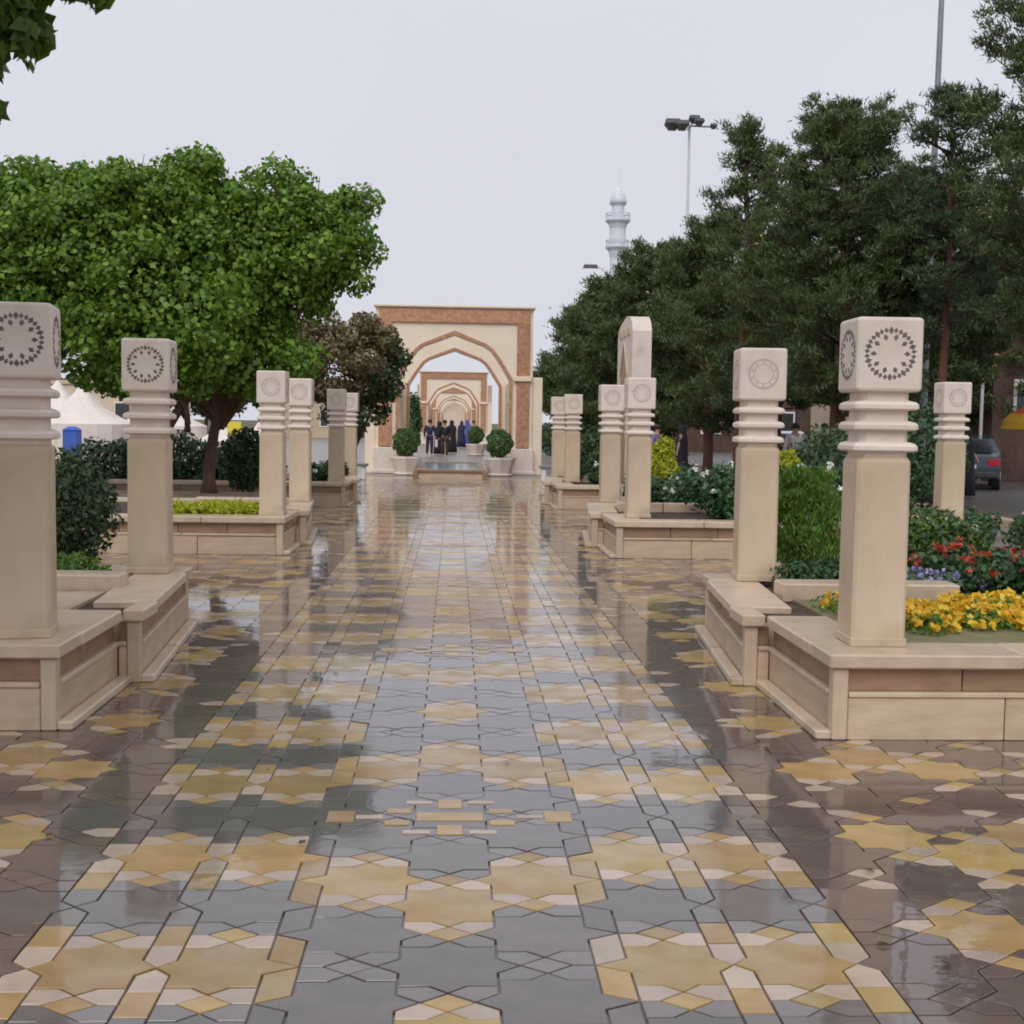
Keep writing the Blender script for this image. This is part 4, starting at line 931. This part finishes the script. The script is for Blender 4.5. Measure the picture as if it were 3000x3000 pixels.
b = MB(); b.tube([(0, 0, 0), (0, 0, 1.05)], 0.03, 6); b.build('post', M['wmetal'], t)
b = MB(); b.cbox(0, 0, 1.05, 1.5, 0.22, 0.02, 0.006); b.build('board', M['yellow'], t)
def house(loc, w, d, h, m, label, nwx, nwz, name='house', cat='building', wy=0):
    t = empty(name, loc, 0, label, cat)
    b = MB(); b.box(-w/2, w/2, 0, d, 0, h); b.build('wall', M[m], t)
    b = MB(); b.box(-w/2-0.15, w/2+0.15, -0.15, d+0.15, h, h+0.3); b.build('roof', M['coping'], t)
    for i in range(nwx):
        for k in range(nwz):
            x = -w/2 + w*(i+0.5)/nwx; z = h*(k+0.5)/nwz
            b = MB(); b.box(x-0.62, x+0.62, -0.06, -0.003, z-0.72, z+0.72); f = b.build('window', M['white'], t)
            b = MB(); b.box(x-0.52, x+0.52, -0.085, -0.061, z-0.62, z+0.62); b.build('pane', M['glass'], f)
    return t
house((-26, 95, 0), 9, 8, 4.0, 'peach', 'low pinkish house far behind the tents', 4, 1)
house((-13.5, 110, 0), 7, 8, 3.4, 'bldg', 'low tan house with a flat roof behind the mulberry trunks', 3, 1)
house((23.2, 52, 0), 6.5, 8, 6.4, 'bldg', 'beige house showing through the pines at the far right', 4, 2)
house((20.9, 60, 0), 2.6, 8, 8.4, 'bldg', 'taller beige house with a slanted top behind the largest right pillar', 2, 3)
house((20.4, 38, 0), 7.5, 8, 4.9, 'bbrick', 'dark brown brick shop building at the right edge', 3, 1)
house((18, 76, 0), 16, 8, 3.6, 'bbrick', 'long brown shop row seen dimly under the pines', 7, 1)
house((34, 80, 0), 16, 8, 7, 'bldg', 'distant tan block behind the brown shop', 6, 2)
t = empty('shop_sign', (15.7, 36.6, 0), 0, 'round orange shop sign on a white post beside the brown building', 'sign')
b = MB(); b.tube([(0, 0, 0), (0, 0, 3.1)], 0.05, 8); b.build('post', M['wmetal'], t)
b = MB(); b.loft([[(0.42*math.cos(a*math.pi/10), yy, 3.75 + 0.55*math.sin(a*math.pi/10)) for a in range(20)] for yy in (-0.08, 0.08)]); b.build('board', M['orange'], t)
t = empty('blue_banner', (13.3, 48, 0), 0, 'blue and white banner glimpsed through the pine crowns', 'banner')
b = MB(); b.tube([(0, 0, 0), (0, 0, 9.5)], 0.05, 6); b.tube([(0.0, 0, 9.4), (1.5, 0, 9.4)], 0.03, 6); b.build('pole', M['metal'], t)
b = MB(); b.box(0.05, 1.45, -0.02, 0.0, 9.0, 9.38); b.build('blue_cloth', M['bluep'], t)
b = MB(); b.box(0.05, 1.45, -0.02, 0.0, 8.75, 8.998); b.build('white_cloth', M['white'], t)
# left tree belt far away
for k in range(7):
    x = -34 + k*4.2; y = 118 + (k % 3)*6
    broad_tree((x, y, 0), [(0, 0, 3.6, 2.4, 2.0, 1.9), (1.2, 0, 4.4, 1.7, 1.6, 1.4), (-1.3, 0, 4.0, 1.8, 1.6, 1.4)], 2.2, 0.2, 2600, 0.42,
               ['far green tree above the low pinkish house, leftmost of the far belt', 'far green tree second from the left in the belt beyond the tents', 'far green tree above the nearest white tent', 'far green tree in the middle of the belt beyond the tents', 'far green tree directly behind the mulberry trunks', 'far green tree behind the flat roofed tan house', 'far green tree nearest the gateway in the belt beyond the tents'][k], 300 + k, m='dgreen', group='far trees beyond the tents', name='broadleaf_tree')

# ------------------------------------------------------------------ parasol, cars
t = empty('striped_parasol', (12.0, 24.6, 0.0), 0, 'red, amber and green striped parasol at the right edge', 'parasol')
b = MB(); b.tube([(0, 0, 0), (0, 0, 2.3)], 0.03, 8); b.build('pole', M['wmetal'], t)
b = MB(); n = 16
def ring(r, z): return [(r*math.cos(2*math.pi*k/n), r*math.sin(2*math.pi*k/n), z) for k in range(n)]
for (r0, z0, r1, z1, mi) in ((0.95, 1.62, 0.92, 1.78, 1), (0.92, 1.78, 0.80, 1.93, 1), (0.80, 1.93, 0.55, 2.06, 0), (0.55, 2.06, 0.05, 2.3, 2)):
    b.loft([ring(r0, z0), ring(r1, z1)], mi, False, False)
b.build('canopy', [M['u_red'], M['u_yel'], M['u_grn']], t)
def car(loc, rz, paint, label):
    t = empty('parked_car', loc, rz, label, 'car', 'cars parked along the road')
    # length along x, front +x
    prof = [(-2.1, .32), (-2.15, .62), (-2.08, .9), (-1.55, .98), (-1.1, 1.36), (-0.2, 1.45), (0.45, 1.40), (1.05, .98), (1.95, .86), (2.15, .62), (2.12, .32)]
    b = MB(); loops = []
    for yy, k in ((-0.84, .93), (-0.80, 1.0), (-0.62, 1.0)):
        pass
    rows = []
    for yy, inset_, zk in ((-0.83, .05, .0), (-0.85, 0, .0), (0.85, 0, .0), (0.83, .05, .0)):
        rows.append([(x*(1 - inset_*0.2), (yy if z < 1.0 else yy*0.80), z) for x, z in prof])
    b.loft(rows); body = b.build('body', M[paint], t)
    b = MB()
    gl = [(-1.42, 1.02), (-1.06, 1.30), (-0.2, 1.385), (0.42, 1.335), (0.92, 1.01)]
    for s in (-1, 1):
        vs = [(x, s*(0.86 if z < 1.1 else 0.70), z) for x, z in gl] + [(x, s*(0.84 if z < 1.1 else 0.67), z) for x, z in gl]; m_ = len(gl)
        b.add(vs, [tuple(range(m_)) if s < 0 else tuple(range(m_-1, -1, -1))] + [(i, i+m_, (i+1) % m_+m_, (i+1) % m_) for i in range(m_)])
    b.build('side_window', M['glass'], t)
    b = MB(); b.add([(-1.60, -0.66, 1.0), (-1.60, 0.66, 1.0), (-1.16, 0.58, 1.34), (-1.16, -0.58, 1.34)], [(0, 3, 2, 1)]); b.build('rear_window', M['glass'], t)
    b = MB(); b.add([(1.10, -0.66, 1.0), (1.10, 0.66, 1.0), (0.53, 0.58, 1.38), (0.53, -0.58, 1.38)], [(0, 1, 2, 3)]); b.build('windscreen', M['glass'], t)
    for s in (-1, 1):
        b = MB(); b.cbox(-2.12, s*0.68, 0.66, 0.84, 0.04, 0.15, 0.01); b.build('tail_light', M['redglass'], t)
    b = MB(); b.cbox(-2.16, 0, 0.34, 0.5, 0.06, 0.8, 0.03); b.build('bumper', M['dmetal'], t)
    b = MB(); b.cbox(-2.162, 0, 0.58, 0.68, 0.012, 0.25, 0.003); b.build('number_plate', M['white'], t)
    for x in (-1.32, 1.35):
        for s in (-1, 1):
            b = MB(); b.loft([[(x + 0.31*math.cos(k*math.pi/10), s*yy, 0.31 + 0.31*math.sin(k*math.pi/10)) for k in range(20)] for yy in (0.66, 0.87)]); wh = b.build('wheel', M['tyre'], t)
            b = MB(); b.loft([[(x + 0.18*math.cos(k*math.pi/10), s*yy, 0.31 + 0.18*math.sin(k*math.pi/10)) for k in range(20)] for yy in (0.86, 0.885)]); b.build('rim', M['wmetal'], wh)
    return t
car((14.4, 34.5, -0.012), R(68), 'carblue', 'slate blue parked car with red tail light right of the outer pillar')
car((17.6, 34.4, -0.012), R(80), 'cardark', 'black parked car partly cut by the right edge')
car((12.6, 47.5, -0.012), R(85), 'cardark', 'dark car glimpsed low between the pillars under the pines')

# ------------------------------------------------------------------ people
def person(loc, rz, top, legs, label, robe=False, H=1.68, walk=0.2, seed=0, bag=False, arm=0.15):
    t = empty('person', loc, rz, label, 'person', 'people walking near the gateway and under the pines'); k = H/1.72
    def skin_mesh(nm, verts, edges, radii, m, parent):
        me = bpy.data.meshes.new(nm); me.from_pydata([(x*k, y*k, z*k) for x, y, z in verts], edges, []); me.materials.append(m)
        o = link(nm, me, parent); md = o.modifiers.new('skin', 'SKIN'); sv = me.skin_vertices[0].data
        for i, r in enumerate(radii):
            sv[i].radius = ((r[0] if isinstance(r, tuple) else r)*k, (r[1] if isinstance(r, tuple) else r)*k)
        sv[0].use_root = True
        ss = o.modifiers.new('smooth', 'SUBSURF'); ss.levels = 1; ss.render_levels = 1; md.use_smooth_shade = True
        return o
    w = walk; a = arm
    # body: pelvis root, spine, neck, head, legs with feet, arms with hands
    V = [(0, 0, .95), (0, 0, 1.15), (0, 0, 1.38), (0, -.01, 1.48), (0, -.03, 1.58), (0, -.03, 1.67),
         (.09, 0, .92), (.10, -w*.35, .50), (.10, w*.25-.03, .09), (.10, w*.25-.15, .04),
         (-.09, 0, .92), (-.10, w*.15-.06, .50), (-.10, w*.9, .12), (-.10, w*.9-.12, .05),
         (.18, 0, 1.40), (.23, .02, 1.14), (.24, -a, .92), (.24, -a-.03, .83), (-.18, 0, 1.40), (-.23, .04, 1.14), (-.24, a*.6, .92), (-.24, a*.6, .83)]
    E = [(0, 1), (1, 2), (2, 3), (3, 4), (4, 5), (0, 6), (6, 7), (7, 8), (8, 9), (0, 10), (10, 11), (11, 12), (12, 13), (2, 14), (14, 15), (15, 16), (16, 17), (2, 18), (18, 19), (19, 20), (20, 21)]
    Rr = [.13, .12, .13, .055, .085, .07, .085, .055, .04, .035, .085, .055, .04, .035, .06, .042, .03, .032, .06, .042, .03, .032]
    skin_mesh('body', V, E, Rr, M['skin'], t)
    if robe:
        b = MB(); n = 16; rows = []
        for z, rx, ry, dy in ((0.04, .30, .26, .02), (0.5, .27, .21, .01), (0.95, .24, .18, 0), (1.25, .26, .17, 0), (1.40, .22, .14, 0), (1.47, .12, .11, 0), (1.56, .115, .125, -.01), (1.66, .11, .125, -.015), (1.735, .05, .07, -.01)):
            rows.append([(k*rx*(1 + .05*math.sin(5*q + z*3))*math.cos(2*math.pi*q/n), k*(dy + ry*math.sin(2*math.pi*q/n)), z*k) for q in range(n)])
        b.loft(rows); b.build('chador', M[top], t, True)
    else:
        V2 = [(0, 0, .90), (0, 0, 1.15), (0, 0, 1.40), (.185, 0, 1.41), (.235, .02, 1.14), (.24, -a, .93), (-.185, 0, 1.41), (-.235, .04, 1.14), (-.24, a*.6, .93)]
        skin_mesh('jacket', V2, [(0, 1), (1, 2), (2, 3), (3, 4), (4, 5), (2, 6), (6, 7), (7, 8)], [(.17, .14), (.16, .13), (.15, .12), .08, .06, .05, .08, .06, .05], M[top], t)
        V3 = [(0, 0, .93), (.09, 0, .90), (.10, -w*.35, .50), (.10, w*.25-.03, .12), (-.09, 0, .90), (-.10, w*.15-.06, .50), (-.10, w*.9, .15)]
        skin_mesh('trousers', V3, [(0, 1), (1, 2), (2, 3), (0, 4), (4, 5), (5, 6)], [(.155, .13), .10, .075, .06, .10, .075, .06], M[legs], t)
        b = MB(); n = 12; rows = []
        for z, r in ((1.60, .098), (1.66, .105), (1.71, .09), (1.75, .04)): rows.append([(k*r*math.cos(2*math.pi*q/n), k*(-.02 + r*1.1*math.sin(2*math.pi*q/n)), z*k) for q in range(n)])
        b.loft(rows); b.build('hair', M['hair'], t, True)
    if bag:
        b = MB(); b.cbox(.30*k, -a, .45*k, .80*k, .05, .14, .01); b.build('bag', M['c_ltpink'], t)
    return t
person((-1.12, 57.0, 0), 0.1, 'c_navy', 'c_navy', 'person in dark navy coat under the arch on the left, light bag at the side', bag=True, walk=0.25)
person((-0.72, 60.5, 0), 0.2, 'c_black', 'c_black', 'person in black beside the navy coated one', robe=True, H=1.62)
person((-0.42, 55.0, 0), 0.0, 'c_black', 'c_brown', 'person in black jacket and brown trousers at the middle of the arch', walk=0.15, arm=0.3, H=1.66)
person((-0.14, 64.0, 0), 3.3, 'c_black', 'c_black', 'person in a long black cloak just right of the middle of the arch', robe=True)
person((0.45, 78.0, 0), 3.1, 'c_navy', 'c_navy', 'person in dark navy cloak standing before the second gateway', robe=True, H=1.66)
person((0.85, 82.0, 0), 0.3, 'c_blue', 'c_blue', 'person in a bright blue cloak before the second gateway', robe=True, H=1.75)
person((-0.1, 86.0, 0), 0.3, 'c_ltpink', 'c_grey', 'person in pale pink clothes between the dark figures', robe=True, H=1.75)
person((1.15, 76.0, 0), 0.5, 'c_grey', 'c_black', 'person in a grey jacket at the right of the distant group', walk=0.2)
person((6.15, 33.5, 0), 1.2, 'c_black', 'c_black', 'person in black leaning forward under the pines behind the rose bed', robe=True, H=1.6)
person((5.55, 34.0, 0), 0.9, 'c_violet', 'c_black', 'person in pale violet top beside the lime shrub', walk=0.2, H=1.6)
person((8.55, 31.0, 0), 0.2, 'c_ltpink', 'c_black', 'person in a peach top and black trousers behind the pale ringed pillar', walk=0.2)
person((9.3, 31.0, 0), -0.5, 'c_maroon', 'c_black', 'person in maroon by the pine trunks on the right', walk=0.1)
person((10.3, 30.0, 0), -0.3, 'c_grey', 'c_black', 'person in grey between the largest pillar and the pale ringed one', walk=0.2)
person((12.1, 29.0, 0), 0.4, 'c_black', 'c_black', 'person in black left of the outer right pillar', robe=True, H=1.65)
